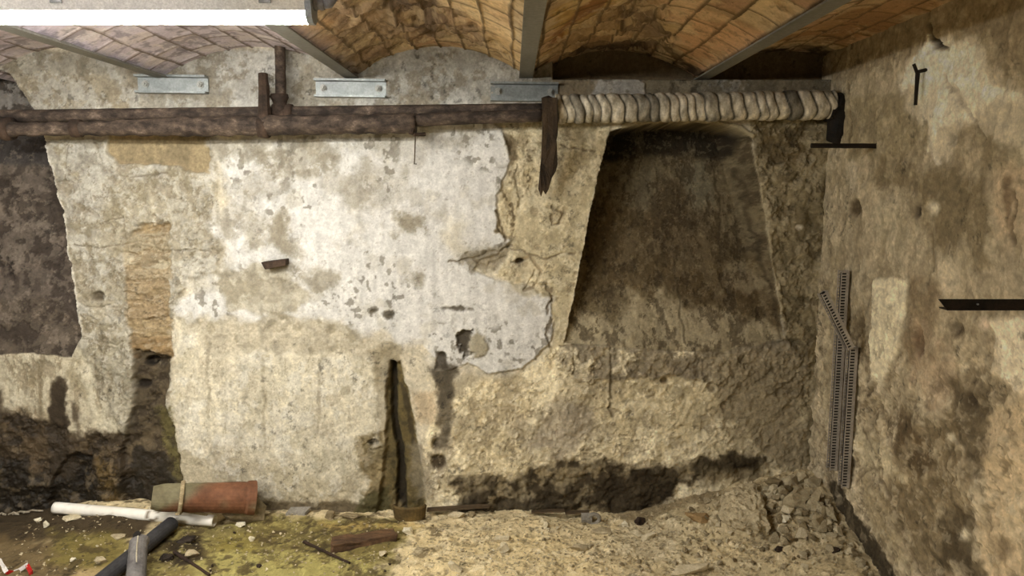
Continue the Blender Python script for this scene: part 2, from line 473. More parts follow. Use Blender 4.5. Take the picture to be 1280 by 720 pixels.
# lower left zone
m = W.M(P_LOWL, .015, .03, .09, 111); W.paint(m, (180,168,138)); W.h += m * (.004 + .004 * W.n(.06, 4, 112))
k = m * sstep(.0, .5, W.n(.09, 5, 113)); W.paint(k, (146,132,98), .7)
k = W.M([(100,425),(160,425),(166,470),(158,540),(128,545),(110,500)], .02, .02, .08, 114); W.paint(k, (190,180,150), .8)
m = W.M([(-60,520),(10,512),(60,512),(62,560),(-60,575)], .025, .03, .08, 115); W.paint(m, (128,110,80), .8)
m_dl = W.M(P_DARKL, .025, .035, .09, 116); W.paint(m_dl, (64,50,31)); W.wet = np.maximum(W.wet, m_dl * .5)
W.h += m_dl * .016 * W.n(.07, 5, 117)
for c, col, a in ((( (66,474),(80,474),(84,520),(80,580),(58,580),(62,520)), (62,50,34), .9), (((88,500),(97,502),(103,530),(98,545),(92,520)), (70,56,38), .8),
                  (((48,452),(52,452),(54,520),(50,520)), (110,96,68), .7), (((-40,480),(4,486),(2,560),(-40,560)), (70,56,38), .8), (((30,548),(60,545),(62,600),(36,600)), (110,88,58), .5)):
    k = W.M(list(c), .012, .014, .05, 118); W.paint(k, col, a)
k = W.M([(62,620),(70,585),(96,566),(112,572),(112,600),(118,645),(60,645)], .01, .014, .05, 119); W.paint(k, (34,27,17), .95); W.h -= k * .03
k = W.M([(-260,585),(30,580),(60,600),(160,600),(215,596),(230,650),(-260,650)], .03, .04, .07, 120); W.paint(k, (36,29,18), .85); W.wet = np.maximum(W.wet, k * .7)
k = W.M([(118,572),(146,580),(150,640),(126,640)], .02, .02, .05, 121); W.paint(k, (104,78,28), .7)
W.paint(m_dl * sstep(.3, .55, W.n(.035, 4, 122)), (126,106,74), .5)

# rough pier between white plaster and the niche
m_r = W.M(P_ROUGH_R, .01, .016, .07, 131)
W.paint(m_r, (184,168,128)); W.h += m_r * (.002 + .004 * W.n(.06, 5, 132))
k = m_r * sstep(.1, .5, W.n(.10, 5, 133)); W.paint(k, (164,148,108), .6)
k = m_r * sstep(.25, .55, W.n(.07, 5, 134)); W.paint(k, (206,192,154), .7)
k = W.M([(628,170),(650,168),(678,190),(678,232),(650,262),(640,300),(622,288),(626,245),(640,205)], .01, .02, .05, 135)
W.paint(k, (190,172,130)); W.h += k * (.012 * W.n(.045, 4, 136) - .004)
W.paint(k * sstep(.2, .5, W.n(.04, 4, 137)), (104,86,56), .85)
k = W.M([(630,166),(648,176),(646,200),(634,192)], .006, .01, .04, 138); W.paint(k, (96,80,54), .7)
for c in (((618,262),(626,280),(634,298)), ((590,322),(612,316),(640,306)), ((560,326),(590,322),(610,332),(632,322)), ((646,205),(648,260)), ((688,258),(704,264),(702,278),(692,282),(688,268)),
          ((640,312),(660,318),(690,322),(715,318)), ((664,356),(684,356),(690,372),(686,392)), ((690,396),(684,420),(690,440)), ((700,180),(740,186)), ((668,340),(664,352),(656,358))):
    m = W.L(c, .0022, .006, .014, .05); W.paint(m, (110,92,64), .65); W.h -= m * .008
m = W.M([(575,322),(610,312),(640,302),(640,322),(618,338),(586,338)], .012, .02, .05, 139); W.paint(m, (140,126,96), .75); W.h -= m * .008 * (1 + W.n(.03, 3, 140))
k = W.E(650, 326, 6, 4, .005, .005); W.paint(k, (52,42,28)); W.h -= k * .03
m = W.E(660, 348, 26, 24, .012, .01); W.paint(m, (196,180,142), .7)
m = W.L([(640,330),(662,322),(676,338),(672,356),(655,362)], .004, .006); W.paint(m, (130,110,76), .6); W.h -= m * .006
# hole with lump in the white plaster
k = W.M([(573,420),(580,411),(590,413),(588,428),(590,440),(580,446),(574,436)], .008, .018, .03, 142); W.paint(k, (70,60,44), .9); W.h -= k * .025
k = W.M([(588,420),(596,412),(605,418),(610,434),(602,448),(592,446),(587,434)], .012, .014, .04, 143); W.paint(k, (184,172,140)); W.h += k * .012
for (cx, cy, rx, ry) in ((486,392,8,5), (572,385,18,3), (553,443,6,4), (466,388,4,3)):
    k = W.E(cx, cy, rx, ry, .008, .012, .03, 141); W.paint(k, (86,76,58), .85); W.h -= k * .008

# lower middle, damp band, right pier
m_m = W.M(P_MID, .02, .02, .09, 151); W.paint(m_m, (184,168,128)); W.h += m_m * (.006 * W.n(.07, 5, 152) + .003 * W.n(.02, 3, 153))
k = m_m * sstep(.0, .45, W.n(.10, 5, 154)); W.paint(k, (150,136,102), .65)
k = m_m * sstep(.25, .6, W.n(.13, 5, 155)); W.paint(k, (210,196,158), .7)
k = W.M([(540,470),(640,474),(690,448),(720,470),(690,520),(640,540),(560,520)], .03, .03, .09, 156); W.paint(k, (176,158,118), .6)
k = W.M([(640,520),(720,500),(745,530),(700,570),(640,570)], .03, .05, .08, 157); W.paint(k, (140,128,104), .6)
m_b = W.M(P_BAND, .014, .02, .06, 158); W.paint(m_b, (134,120,92), .9); W.h += m_b * (.010 + .007 * W.n(.03, 4, 159))
for c in (((765,430),(764,500)), ((760,500),(766,520)), ((720,434),(718,470)), ((853,380),(854,440)), ((700,432),(760,428),(800,424),(850,432),(920,428),(1000,426))):
    m = W.L(c, .002, .006, .010, .05); W.paint(m, (84,70,46), .6); W.h -= m * .008
m_p = W.M(P_RIGHTPIER, .012, .014, .06, 161); W.paint(m_p, (150,134,96)); W.h += m_p * (.010 * W.n(.07, 5, 162) + .004 * W.n(.02, 3, 163))
k = m_p * sstep(.05, .45, W.n(.08, 5, 164)); W.paint(k, (112,98,66), .7)
k = m_p * sstep(.3, .55, W.n(.06, 5, 165)); W.paint(k, (180,164,126), .7)
k = W.M([(950,160),(1010,158),(1018,200),(990,205),(955,195)], .02, .03, .06, 166); W.paint(k, (112,92,54), .8); W.h -= k * .012
k = W.M([(950,205),(962,240),(968,330),(980,400),(970,400),(958,330),(950,260)], .008, .012, .05, 167); W.paint(k, (196,180,140), .7); W.h += k * .006
k = W.M([(1024,300),(1036,300),(1032,420),(1022,420)], .01, .012, .05, 168); W.paint(k, (172,158,124), .7)
for (cx, cy, rx, ry, col) in ((998,284,4,3,(230,220,196)), (1012,200,4,4,(210,196,164)), (958,306,4,4,(60,48,30)), (985,510,6,4,(90,74,48)), (830,476,6,5,(86,70,44)), (890,484,5,6,(80,66,42)), (902,482,5,6,(90,74,48)), (905,508,4,6,(84,68,42))):
    k = W.E(cx, cy, rx, ry, .006, .006); W.paint(k, col, .85); W.h -= k * .01
m = W.M([(985,470),(1012,460),(1010,590),(960,585),(985,540)], .03, .04, .08, 169); W.paint(m, (122,108,76), .7)

# damp, mould and moss along the foot
m_d = W.M(P_DAMP, .02, .035, .07, 171); W.paint(m_d * (.55 + .45 * sstep(-.4, .3, W.n(.06, 4, 172))), (58,47,28)); W.h += m_d * .014 * W.n(.05, 5, 173)
W.paint(m_d * sstep(.2, .5, W.n(.05, 5, 174)), (128,112,78), .8)
k = W.M([(820,580),(850,590),(836,640),(770,645),(740,620),(755,596)], .015, .03, .06, 175); W.paint(k, (46,36,20), .8)
k = W.M([(860,572),(940,566),(956,600),(870,590)], .015, .02, .05, 176); W.paint(k, (50,40,22), .85)
k = W.M([(560,625),(700,625),(700,660),(545,660)], .015, .03, .05, 177); W.paint(k, (50,41,26), .75)
k = W.M([(880,585),(1010,590),(1010,640),(860,640)], .03, .02, .06, 178); W.paint(k, (150,134,98), .6)
k = W.M([(228,622),(450,628),(500,640),(500,660),(228,660)], .012, .02, .05, 179); W.paint(k, (96,80,52), .85)
W.h += W.M([(300,618),(1000,600),(1000,680),(300,680)], .03, .03, .08, 180) * .008 * W.n(.05, 4, 181)
# mossy wet channel
P_CH = [(488,452),(500,452),(512,500),(522,560),(530,600),(532,645),(470,645),(478,600),(482,540),(484,490)]
m = W.M([(462,440),(478,432),(500,436),(502,470),(486,500),(470,480)], .016, .02, .06, 182); W.paint(m, (150,136,104), .9)
m = W.M([(470,500),(480,440),(490,520),(480,560),(470,560)], .01, .012, .05, 183); W.paint(m, (164,152,122), .6)
m = W.M(P_CH, .008, .008, .05, 184); W.paint(m, (100,84,42)); W.h -= m * .028; W.wet = np.maximum(W.wet, m * .3)
W.paint(m * sstep(.0, .4, W.n(.04, 4, 185)), (78,66,34), .8)
k = W.M([(488,450),(495,452),(496,520),(504,570),(508,640),(494,640),(496,570),(488,520)], .006, .006, .04, 186); W.paint(k, (40,32,18), .85); W.h -= k * .035
k = W.M([(500,480),(508,490),(520,560),(514,560)], .006, .006, .04, 187); W.paint(k, (54,44,24), .7)
k = W.M([(450,545),(478,540),(484,600),(500,640),(446,640),(462,600),(446,575)], .015, .022, .05, 188); W.paint(k, (126,106,62), .85); W.h += k * .01 * W.n(.04, 4, 189)
k = W.M([(450,620),(484,610),(492,645),(446,645)], .015, .02, .04, 190); W.paint(k, (74,68,32), .8)
k = W.E(466, 553, 7, 4, .006, .005); W.paint(k, (40,32,20)); W.h -= k * .03
k = W.M([(456,560),(478,545),(480,575),(455,580)], .012, .012, .04, 191); W.paint(k, (112,98,64), .7)
k = W.M([(540,462),(556,452),(570,462),(566,500),(562,560),(545,562),(548,500)], .018, .018, .05, 192); W.paint(k, (84,74,56), .85)
k = W.M([(546,440),(556,442),(560,460),(545,462)], .008, .008, .04, 193); W.paint(k, (62,52,38), .8); W.h -= k * .012
k = W.M([(508,560),(560,540),(566,570),(540,620),(520,630)], .02, .02, .05, 194); W.paint(k, (138,126,102), .7)
for (cx, cy, rx, ry) in ((544,554,5,7), (548,578,8,9)):
    k = W.E(cx, cy, rx, ry, .010, .01); W.paint(k, (58,46,30), .9); W.h -= k * .02
k = W.M([(515,490),(545,488),(548,530),(520,525)], .02, .02, .05, 195); W.paint(k, (190,160,116), .6)

# torn and flaking detail all over
z_top = onY(640, 128).z
below = 1 - sstep(z_top - .02, z_top + .02, V)
chan = W.M(P_CH, .02, .01, .05, 184)
keep = (1 - m_w) * (1 - m_d) * (1 - chan) * (1 - m_ch) * (1 - m_wc)
left_m = m_col * keep * (1 - m_tan)
W.ragged(left_m, .12, 241, (210,202,180), .7, .12, .2, .003)
W.ragged(left_m, .07, 242, (158,142,110), .55, .18, .16, -.003)
W.ragged(left_m, .035, 243, (222,216,198), .5, .3, .12, .002)
W.ragged(left_m, .035, 244, (132,116,86), .5, .36, .12, -.003)
W.ragged(m_r * keep, .10, 245, (208,194,156), .6, .10, .2, .003)
W.ragged(m_r * keep, .05, 246, (138,120,86), .5, .28, .14, -.003)
W.ragged(m_m * keep, .22, 247, (214,200,162), .7, .02, .25, .003, 1, .8)
W.ragged(m_m * keep, .16, 248, (136,122,92), .6, .14, .22, -.003)
W.ragged(m_m * keep, .035, 249, (110,96,68), .45, .40, .14, -.003)
W.ragged(m_m * keep, .03, 250, (222,210,178), .4, .40, .14, .002)
W.ragged(m_b * keep, .09, 285, (112,100,78), .75, -.35, .5, -.002)
k = W.M([(880,440),(1000,440),(1012,600),(955,575),(930,540),(900,520)], .05, .05, .10, 286); W.paint(k * keep, (118,104,76), .75)
k = W.M([(690,500),(730,505),(750,545),(700,570),(660,560)], .04, .05, .08, 287); W.paint(k * keep, (128,116,96), .6)
W.ragged(m_b * keep, .04, 251, (100,88,64), .45, .25, .16, -.003)
W.ragged(m_p * keep, .09, 252, (186,170,132), .6, .16, .2, .004)
W.ragged(m_p * keep, .06, 253, (96,82,54), .55, .22, .16, -.005)
W.ragged(m_w2, .12, 254, (228,220,198), .6, .05, .25, .002)
W.ragged(m_w2, .10, 255, (192,178,148), .45, .28, .2, -.002, 1.3, .7)
W.ragged(m_w2, .02, 256, (150,136,104), .4, .42, .12, -.001, 1.6, .6)
for (cx, cy, rx, ry, a) in ((375,197,52,24,.6), (300,190,40,14,.55), (335,235,34,18,.3), (288,262,18,34,.5), (322,290,14,20,.5), (455,238,30,24,.4), (512,278,20,12,.7), (300,345,34,14,.5), (365,345,14,20,.6),
                            (560,170,40,10,.3), (355,292,9,20,.7), (400,360,26,14,.4), (470,180,36,12,.3)):
    W.ragged(m_w * W.E(cx, cy, rx, ry, .03, .05, .08, 270 + int(cx) % 7), .06, 257 + int(cy) % 3, (158,147,122), min(1, a * 1.2), -.25, .5, -.002)
W.ragged(m_w, .02, 258, (150,140,116), .35, .55, .12, -.001)
lowl = W.M(P_LOWL, .015, .03, .09, 111) * (1 - m_dl)
W.ragged(lowl, .10, 260, (200,190,162), .55, .14, .2, .002, 1.2, .6)
W.ragged(lowl, .06, 261, (118,102,74), .5, .26, .16, -.003, 1.4, .5)
W.ragged(m_dl * (1 - m_wc), .06, 262, (96,78,50), .35, .25, .16, .004)
W.ragged(m_dl, .05, 263, (34,26,16), .5, .15, .16, -.006)
k = W.M([(540,462),(556,452),(570,462),(566,500),(562,560),(545,562),(548,500)], .02, .025, .05, 192); W.paint(k, (84,74,56), .75)
k = W.M([(70,470),(82,474),(86,520),(92,600),(56,600),(62,520)], .012, .02, .05, 118); W.paint(k, (58,46,30), .85)
for c in (((122,455),(124,520)), ((50,450),(52,530)), ((30,450),(32,500)), ((140,460),(138,520)), ((260,420),(262,520)), ((330,450),(332,560)), ((400,450),(398,540))):
    m = W.L(c, .002, .012, .010, .06); W.paint(m * (1 - m_dl), (120,106,78), .3)
top_m = W.M(P_TOP, .02, .02, .1, 51)
W.ragged(top_m, .10, 264, (200,196,184), .6, .1, .2, .002)
W.ragged(top_m, .06, 265, (134,120,94), .5, .24, .16, -.002)
W.ragged(m_ch, .04, 266, (146,118,78), .5, .18, .14, -.004, .6, 1.6)
W.ragged(m_ch, .03, 267, (216,198,162), .4, .3, .14, .003, .6, 1.6)
W.ragged(m_wc, .05, 268, (60,48,32), .6, .1, .16, -.004)
for m_, f_ in ((m_w, .91), (m_w2, .92), (m_col * (1 - m_w) * (1 - m_w2), .84), (top_m, .88), (m_m * (1 - m_w) * (1 - m_w2), 1.16), (m_p, .98), (m_r * (1 - m_w), 1.04)): W.mul(1 - (1 - f_) * m_)  # tones lowered near the lamp and raised away, offsetting its falloff

# shelf-like set-back of the wall above the right-hand pipes
x_set = onY(690, 100).x
m_set = sstep(x_set, x_set + .012, U) * sstep(2.030, 2.040, V)
W.paint(m_set, (112,92,62))
W.h = W.h * (1 - m_set) - m_set * .10

# --- niches: cut back into the wall, deepest at the arch, flush at the foot
d_r = W.sdf(P_NICHE_R, .3) + .004 * W.n(.04, 3, 201)
m_nr = sstep(-.003, .003, d_r)
z0, z1 = onY(800, 432).z, onY(800, 160).z
dr = .34 * np.clip((V - z0) / (z1 - z0), 0, 1.1) ** .9
# splay of the right cheek
xr_edge = np.interp(-V, [-onY(938,174).z, -onY(958,290).z, -onY(980,424).z], [onY(938,174).x, onY(958,290).x, onY(980,424).x])
splay = np.clip((xr_edge - U) / .06, 0, 1)
dr = np.where(U > .85, np.minimum(dr, dr * splay), dr)
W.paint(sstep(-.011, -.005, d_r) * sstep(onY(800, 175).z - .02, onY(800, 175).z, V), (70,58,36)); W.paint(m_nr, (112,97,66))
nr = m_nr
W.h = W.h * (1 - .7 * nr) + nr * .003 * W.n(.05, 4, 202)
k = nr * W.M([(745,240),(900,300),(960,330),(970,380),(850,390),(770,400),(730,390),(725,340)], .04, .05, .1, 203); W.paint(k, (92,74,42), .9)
k = nr * W.M([(760,150),(930,160),(935,196),(850,188),(755,200)], .02, .02, .06, 204); W.paint(k, (44,36,22), .95)  # shade under the arch painted into the niche top
k = nr * W.M([(790,205),(830,200),(850,240),(830,262),(800,255)], .03, .03, .08, 205); W.paint(k, (112,102,76), .8)
k = nr * W.M([(868,205),(905,200),(912,255),(880,262)], .03, .02, .06, 206); W.paint(k, (118,110,84), .8)
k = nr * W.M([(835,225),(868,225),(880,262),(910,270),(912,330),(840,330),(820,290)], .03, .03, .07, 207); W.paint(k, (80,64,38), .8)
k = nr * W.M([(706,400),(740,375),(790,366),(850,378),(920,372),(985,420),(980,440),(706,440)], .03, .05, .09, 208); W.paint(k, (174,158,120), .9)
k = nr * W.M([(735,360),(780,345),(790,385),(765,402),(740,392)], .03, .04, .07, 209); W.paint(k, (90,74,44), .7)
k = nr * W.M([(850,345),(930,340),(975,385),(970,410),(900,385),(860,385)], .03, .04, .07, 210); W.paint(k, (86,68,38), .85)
k = nr * W.M([(915,335),(945,325),(960,355),(945,370),(915,360)], .015, .02, .05, 211); W.paint(k, (138,122,90), .8)
W.ragged(nr, .10, 212, (132,116,82), .4, .12, .2, .002, 1.6, .7)
W.ragged(nr, .05, 213, (62,48,28), .5, .15, .16, -.003, 1.2, .8)
W.ragged(nr, .025, 214, (150,134,98), .35, .3, .12, .001)
for c in (((912,190),(916,260),(910,320)), ((852,330),(856,430)), ((935,210),(950,290),(965,360),(976,420))):
    m = W.L(c, .0015, .008, .012, .06); W.paint(m * nr, (60,48,28), .5)
W.h -= nr * dr
# pale rim of the arch
m = W.L([(778,158),(810,152),(850,150),(890,152),(925,160),(940,170)], .008, .006, .004) * (1 - nr); W.paint(m, (176,158,116), .8); W.h += m * .008
m = W.L([(764,170),(752,210),(736,285),(716,382),(708,424)], .006, .006, .004) * (1 - nr); W.paint(m, (204,192,160), .7); W.h += m * .004
m = W.L([(945,205),(952,250),(962,320)], .005, .010, .008) * (1 - nr); W.paint(m, (176,160,122), .35)

d_l = W.sdf(P_NICHE_L, .3) + .006 * W.n(.05, 3, 221)
m_nl = sstep(-.003, .003, d_l)
z0, z1 = onY(40, 440).z, onY(0, 95).z
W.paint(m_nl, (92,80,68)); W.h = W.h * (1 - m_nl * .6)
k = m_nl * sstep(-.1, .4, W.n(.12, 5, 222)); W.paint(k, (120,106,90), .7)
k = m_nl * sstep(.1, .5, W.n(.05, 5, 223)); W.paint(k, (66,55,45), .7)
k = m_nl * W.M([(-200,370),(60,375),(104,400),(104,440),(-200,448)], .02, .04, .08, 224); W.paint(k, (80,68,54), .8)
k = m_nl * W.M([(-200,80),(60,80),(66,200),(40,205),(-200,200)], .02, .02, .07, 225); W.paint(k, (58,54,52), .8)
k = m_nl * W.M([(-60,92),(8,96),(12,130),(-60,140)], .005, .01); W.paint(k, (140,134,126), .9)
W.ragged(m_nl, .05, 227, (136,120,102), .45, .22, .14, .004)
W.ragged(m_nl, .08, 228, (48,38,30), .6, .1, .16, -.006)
W.h -= m_nl * (.26 * np.clip((V - z0) / (z1 - z0), 0, 1.1) ** .9 - .012 * W.n(.09, 5, 226))
m = W.L([(58,184),(80,275),(93,362),(102,414)], .008, .006, .006) * (1 - m_nl); W.paint(m, (214,208,192), .75); W.h += m * .005

# overall streaks and flecks
W.mul(1 + .06 * W.n(.05, 4, 231, sx=1.8, sy=.5))
W.mul(1 - .30 * sstep(.40, .75, W.n(.03, 5, 232, rough=.75)) * sstep(-.3, .5, W.n(.25, 3, 233)) * (1 - .5 * m_w))
W.mul(1 + .10 * W.n(.012, 3, 234, rough=.7) * (1 - .5 * m_w))
W.desat(.75)
W.c = np.clip(W.c, 4, 250)

M_WALL = painted_material('old_plaster', .16, .45)
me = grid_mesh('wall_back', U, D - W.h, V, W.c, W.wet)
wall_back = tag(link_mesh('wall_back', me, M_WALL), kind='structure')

# ================================================================== RIGHT WALL
yr = np.concatenate([fine(-2.3, 1.4, .03)[:-1], fine(1.4, D + .2, .005)])
zr = fine(-.12, 2.24, .005)
R = Surf(yr, zr, lambda px, py: (onX(px, py).y, onX(px, py).z), (166, 149, 116))
U, V = R.U, R.V
R.mul(1 + .10 * R.n(.5, 5, 303) + .06 * R.n(.09, 4, 305))
R.h += .006 * R.n(.35, 4, 341) + .006 * R.n(.07, 5, 342)
low = 1 - sstep(.75, 1.4, V)
R.h += low * (.010 * R.n(.09, 5, 343) + .004 * R.n(.025, 3, 344))
R.paint(low * sstep(-.2, .4, R.n(.16, 5, 345)), (128,110,78), .65)
R.paint(low * sstep(.25, .55, R.n(.08, 5, 346)), (88,72,46), .7)
R.paint(low * sstep(.25, .5, R.n(.09, 5, 347, sx=1.4)), (192,172,132), .55)
top = 1 - low
R.ragged(low, .16, 391, (188,170,132), .4, .08, .2, .004)
R.ragged(low, .09, 392, (96,80,54), .45, .18, .18, -.005)
R.ragged(low, .035, 393, (208,192,156), .5, .32, .14, .003)
R.ragged(low, .035, 394, (80,66,44), .45, .34, .14, -.004)
R.ragged(top, .09, 395, (128,112,80), .45, .2, .16, -.003, 1.3, .7)
R.ragged(top, .06, 396, (196,182,146), .45, .24, .16, .003, 1.3, .7)
def rp(pts, col, a=.85, soft=.03, amp=.04, size=.09, seed=350, h=0):
    m = R.M(pts, soft, amp, size, seed)
    R.paint(m, col, a)
    if h: R.h += m * h
    return m
rp([(1040,20),(1300,-60),(1300,40),(1130,70),(1040,104)], (128,110,78), .7, .02, .02, seed=351)  # shadow of the rightmost beam painted along the wall top
rp([(1120,95),(1160,60),(1215,48),(1250,100),(1280,130),(1280,200),(1230,150),(1190,150),(1170,190),(1150,170),(1140,120)], (236,228,200), .95, .015, .05, seed=352)
rp([(1050,110),(1110,95),(1150,140),(1120,150),(1060,140)], (166,152,120), .7, seed=353)
rp([(1050,120),(1130,130),(1160,170),(1120,200),(1060,200)], (142,126,90), .8, seed=354)
rp([(1240,40),(1280,20),(1340,20),(1340,130),(1280,110)], (140,122,90), .7, seed=355)
rp([(1100,195),(1160,210),(1230,230),(1240,330),(1200,340),(1160,290),(1140,240),(1090,230)], (116,100,68), .8, seed=356)
rp([(1200,120),(1280,140),(1280,210),(1230,200),(1210,160)], (142,126,92), .8, seed=357)
rp([(1240,215),(1300,200),(1300,300),(1250,300)], (186,162,124), .8, seed=358)
rp([(1255,220),(1264,220),(1266,290),(1258,290)], (110,88,60), .7, .01, .01, seed=359)
rp([(1092,250),(1125,250),(1145,300),(1110,310),(1094,300)], (176,162,128), .8, seed=360)
rp([(1092,350),(1120,345),(1136,350),(1130,400),(1124,440),(1100,482),(1090,470),(1088,420)], (214,200,162), .92, .010, .012, seed=361, h=.006)
rp([(1136,340),(1175,350),(1170,420),(1150,470),(1132,440)], (118,98,68), .75, seed=362)
rp([(1175,320),(1200,300),(1216,330),(1200,372),(1176,372)], (196,180,146), .7, seed=363)
rp([(1240,405),(1300,390),(1300,500),(1262,482),(1242,465)], (226,208,170), .92, .015, .02, seed=364, h=.006)
rp([(1145,400),(1190,430),(1200,500),(1160,510),(1140,470)], (168,142,108), .7, seed=365)
rp([(1190,480),(1230,480),(1240,560),(1220,600),(1196,560)], (84,70,46), .8, seed=366)
rp([(1130,540),(1200,520),(1210,600),(1215,720),(1150,720),(1110,640)], (112,94,62), .7, .04, .06, seed=367)
rp([(1236,520),(1300,480),(1300,760),(1226,760),(1216,690),(1236,640)], (196,170,126), .85, .03, .04, seed=368)
rp([(1240,680),(1262,680),(1256,720),(1238,720)], (110,90,60), .6, seed=369)
rp([(1170,650),(1212,640),(1225,720),(1170,720)], (64,52,32), .75, .03, .05, seed=370)
rp([(1034,600),(1050,604),(1070,640),(1110,700),(1130,760),(1060,720),(1034,650)], (52,42,26), .9, .012, .02, .05, seed=371)
rp([(1078,590),(1100,610),(1125,660),(1140,720),(1110,690),(1080,640)], (150,132,94), .6, .02, .03, .05, seed=372)
rp([(1065,510),(1080,540),(1110,560),(1130,600),(1090,590),(1070,570)], (196,180,140), .7, .02, .03, .06, seed=373)
rp([(1122,500),(1140,520),(1170,580),(1150,600),(1120,560)], (84,66,40), .8, .02, .03, .06, seed=374)
rp([(1040,300),(1052,300),(1050,520),(1036,560),(1030,480)], (168,152,116), .6, .015, .02, .06, seed=375)
rp([(1158,28),(1164,24),(1168,50),(1186,62),(1166,60)], (50,38,24), .9, .008, .012, .05, seed=376, h=-.03)
for (cx, cy, rx, ry, col, a) in ((1190,170,5,7,(48,38,24),.95), (1068,260,7,10,(70,56,34),.8), (1145,262,4,8,(58,46,30),.85), (1166,260,6,7,(216,206,176),.9),
                                 (1198,410,6,10,(70,56,38),.8), (1206,460,4,7,(206,190,150),.8), (1232,404,6,7,(206,180,150),.8), (1206,668,5,5,(220,206,170),.9), (1190,548,6,5,(214,200,164),.8),
                                 (1150,426,6,16,(96,72,48),.8), (1174,440,8,8,(122,98,66),.7), (1064,220,8,20,(190,178,148),.6), (1214,500,6,12,(60,48,32),.8)):
    m = R.E(cx, cy, rx, ry, .015, .014); R.paint(m, col, a)
    if sum(col) < 250: R.h -= m * .015
for c in (((1100,590),(1080,590),(1072,598)), ((1100,590),(1120,640),(1150,720)), ((1160,290),(1165,340)), ((1060,100),(1062,180)), ((1180,90),(1230,170)), ((1266,240),(1268,300))):
    m = R.L(c, .0025, .008, .016, .06); R.paint(m, (80,64,40), .55); R.h -= m * .006
R.paint(sstep(.2, .5, R.n(.12, 5, 380, sx=1.8, sy=.6)), (130,114,82), .35)
R.paint(sstep(.3, .6, R.n(.05, 5, 381)), (184,168,132), .35)
R.mul(1 - .35 * sstep(.40, .75, R.n(.035, 5, 382, rough=.75)) * sstep(-.3, .5, R.n(.25, 3, 383)))
R.mul(1 + .10 * R.n(.014, 3, 384, rough=.7))
m = R.M([(1120,100),(1165,58),(1215,40),(1252,90),(1290,140),(1290,190),(1240,170),(1205,150),(1182,196),(1160,182),(1146,150),(1128,140)], .02, .06, .12, 352, 6)
R.paint(m, (224,212,180), .5)
R.ragged(low, .05, 397, (84,70,46), .4, .3, .16, -.003)
R.ragged(low, .06, 398, (200,184,148), .35, .3, .16, .003)
R.mul(1.16 + .10 * R.n(.03, 4, 399, rough=.7))
R.desat(.76)
R.c = np.clip(R.c, 4, 250)
me = grid_mesh('wall_right', XR - R.h, U, V, R.c, R.wet)
wall_right = tag(link_mesh('wall_right', me, M_WALL), kind='structure')

# ================================================================== FLOOR
def floor_h(x, y):
    a = .125 * sstep(.45, 1.15, x) * sstep(2.72, 3.35, y) + .075 * sstep(.85, 1.4, x) * sstep(2.3, 2.7, y)
    a = a + .05 * np.exp(-((x + 1.9) / .35) ** 2 - ((y - 3.3) / .25) ** 2)
    a = a + .012 * fbm(x, y, .5, 3, 401) + .010 * fbm(x, y, .12, 4, 402)
    return a
xf = np.concatenate([fine(-3.4, -2.3, .025)[:-1], fine(-2.3, XR + .03, .005)])
yf = np.concatenate([fine(-2.3, 2.55, .03)[:-1], fine(2.55, D + .03, .005)])
F = Surf(xf, yf, lambda px, py: (onZ(px, py, .03).x, onZ(px, py, .03).y), (186, 168, 126))
U, V = F.U, F.V
F.h = floor_h(U, V)
F.mul(1 + .08 * F.n(.4, 4, 403) + .06 * F.n(.06, 4, 404))
rub = sstep(-.2, .8, U) * sstep(2.7, 3.0, V)
F.h += (.3 + .7 * rub) * (.006 * F.n(.05, 4, 405) + .010 * np.maximum(0, F.n(.035, 3, 406)))
F.paint(rub * sstep(.1, .5, F.n(.09, 5, 407)), (160,142,104), .6)
F.paint(rub * sstep(.3, .6, F.n(.05, 4, 408)), (204,188,150), .6)
def fp(pts, col, a=.9, soft=.04, amp=.06, size=.12, seed=410):
    m = F.M(pts, soft, amp, size, seed); F.paint(m, col, a); return m
P_MOSS = [(190,660),(260,645),(330,640),(500,640),(515,655),(505,680),(480,700),(470,760),(150,760)]
mm = fp(P_MOSS, (112,100,52), .95, seed=411)
F.paint(mm * sstep(-.2, .4, F.n(.12, 5, 412)), (104,90,44), .7)
fp([(250,690),(340,680),(450,690),(470,720),(460,780),(230,780)], (142,132,70), .85, seed=413)
fp([(260,665),(300,660),(320,680),(270,690)], (134,120,46), .6, seed=414)
fp([(400,645),(520,642),(540,652),(420,656)], (176,146,76), .6, .03, .03, seed=415)
fp([(-300,600),(60,610),(100,640),(200,650),(180,670),(60,672),(-300,690)], (56,44,26), .95, seed=416)
fp([(-300,660),(40,668),(150,676),(160,780),(-300,780)], (88,71,42), .9, seed=417)
fp([(60,660),(160,664),(170,700),(120,705),(60,690)], (110,98,40), .7, seed=418)
fp([(90,705),(150,700),(160,760),(80,760)], (166,142,96), .7, .03, .04, seed=419)
fp([(200,670),(250,662),(256,690),(215,702)], (42,33,20), .9, .02, .03, seed=420)
fp([(330,655),(470,655),(480,672),(380,682),(330,672)], (96,84,44), .7, .03, .04, seed=421)
fp([(780,645),(850,655),(830,690),(770,685)], (172,158,126), .6, .03, .04, seed=422)
fp([(520,660),(700,665),(760,700),(760,760),(480,760)], (204,182,130), .7, .04, .05, seed=423)
fp([(850,600),(1000,600),(1080,640),(1120,720),(1040,720),(960,690),(850,650)], (154,138,104), .6, .04, .04, seed=424)
F.paint(sstep(.3, .6, F.n(.05, 4, 425)) * (1 - rub) * sstep(-.4, .2, -U - .3), (58,46,26), .6)
F.mul(1 - .35 * sstep(.35, .7, F.n(.03, 5, 426, rough=.75)))
sand = (1 - mm) * sstep(-1.0, -.6, U)
F.ragged(sand, .05, 431, (210,196,160), .5, .2, .14, .003)
F.ragged(sand, .03, 432, (130,114,80), .5, .26, .12, -.004)
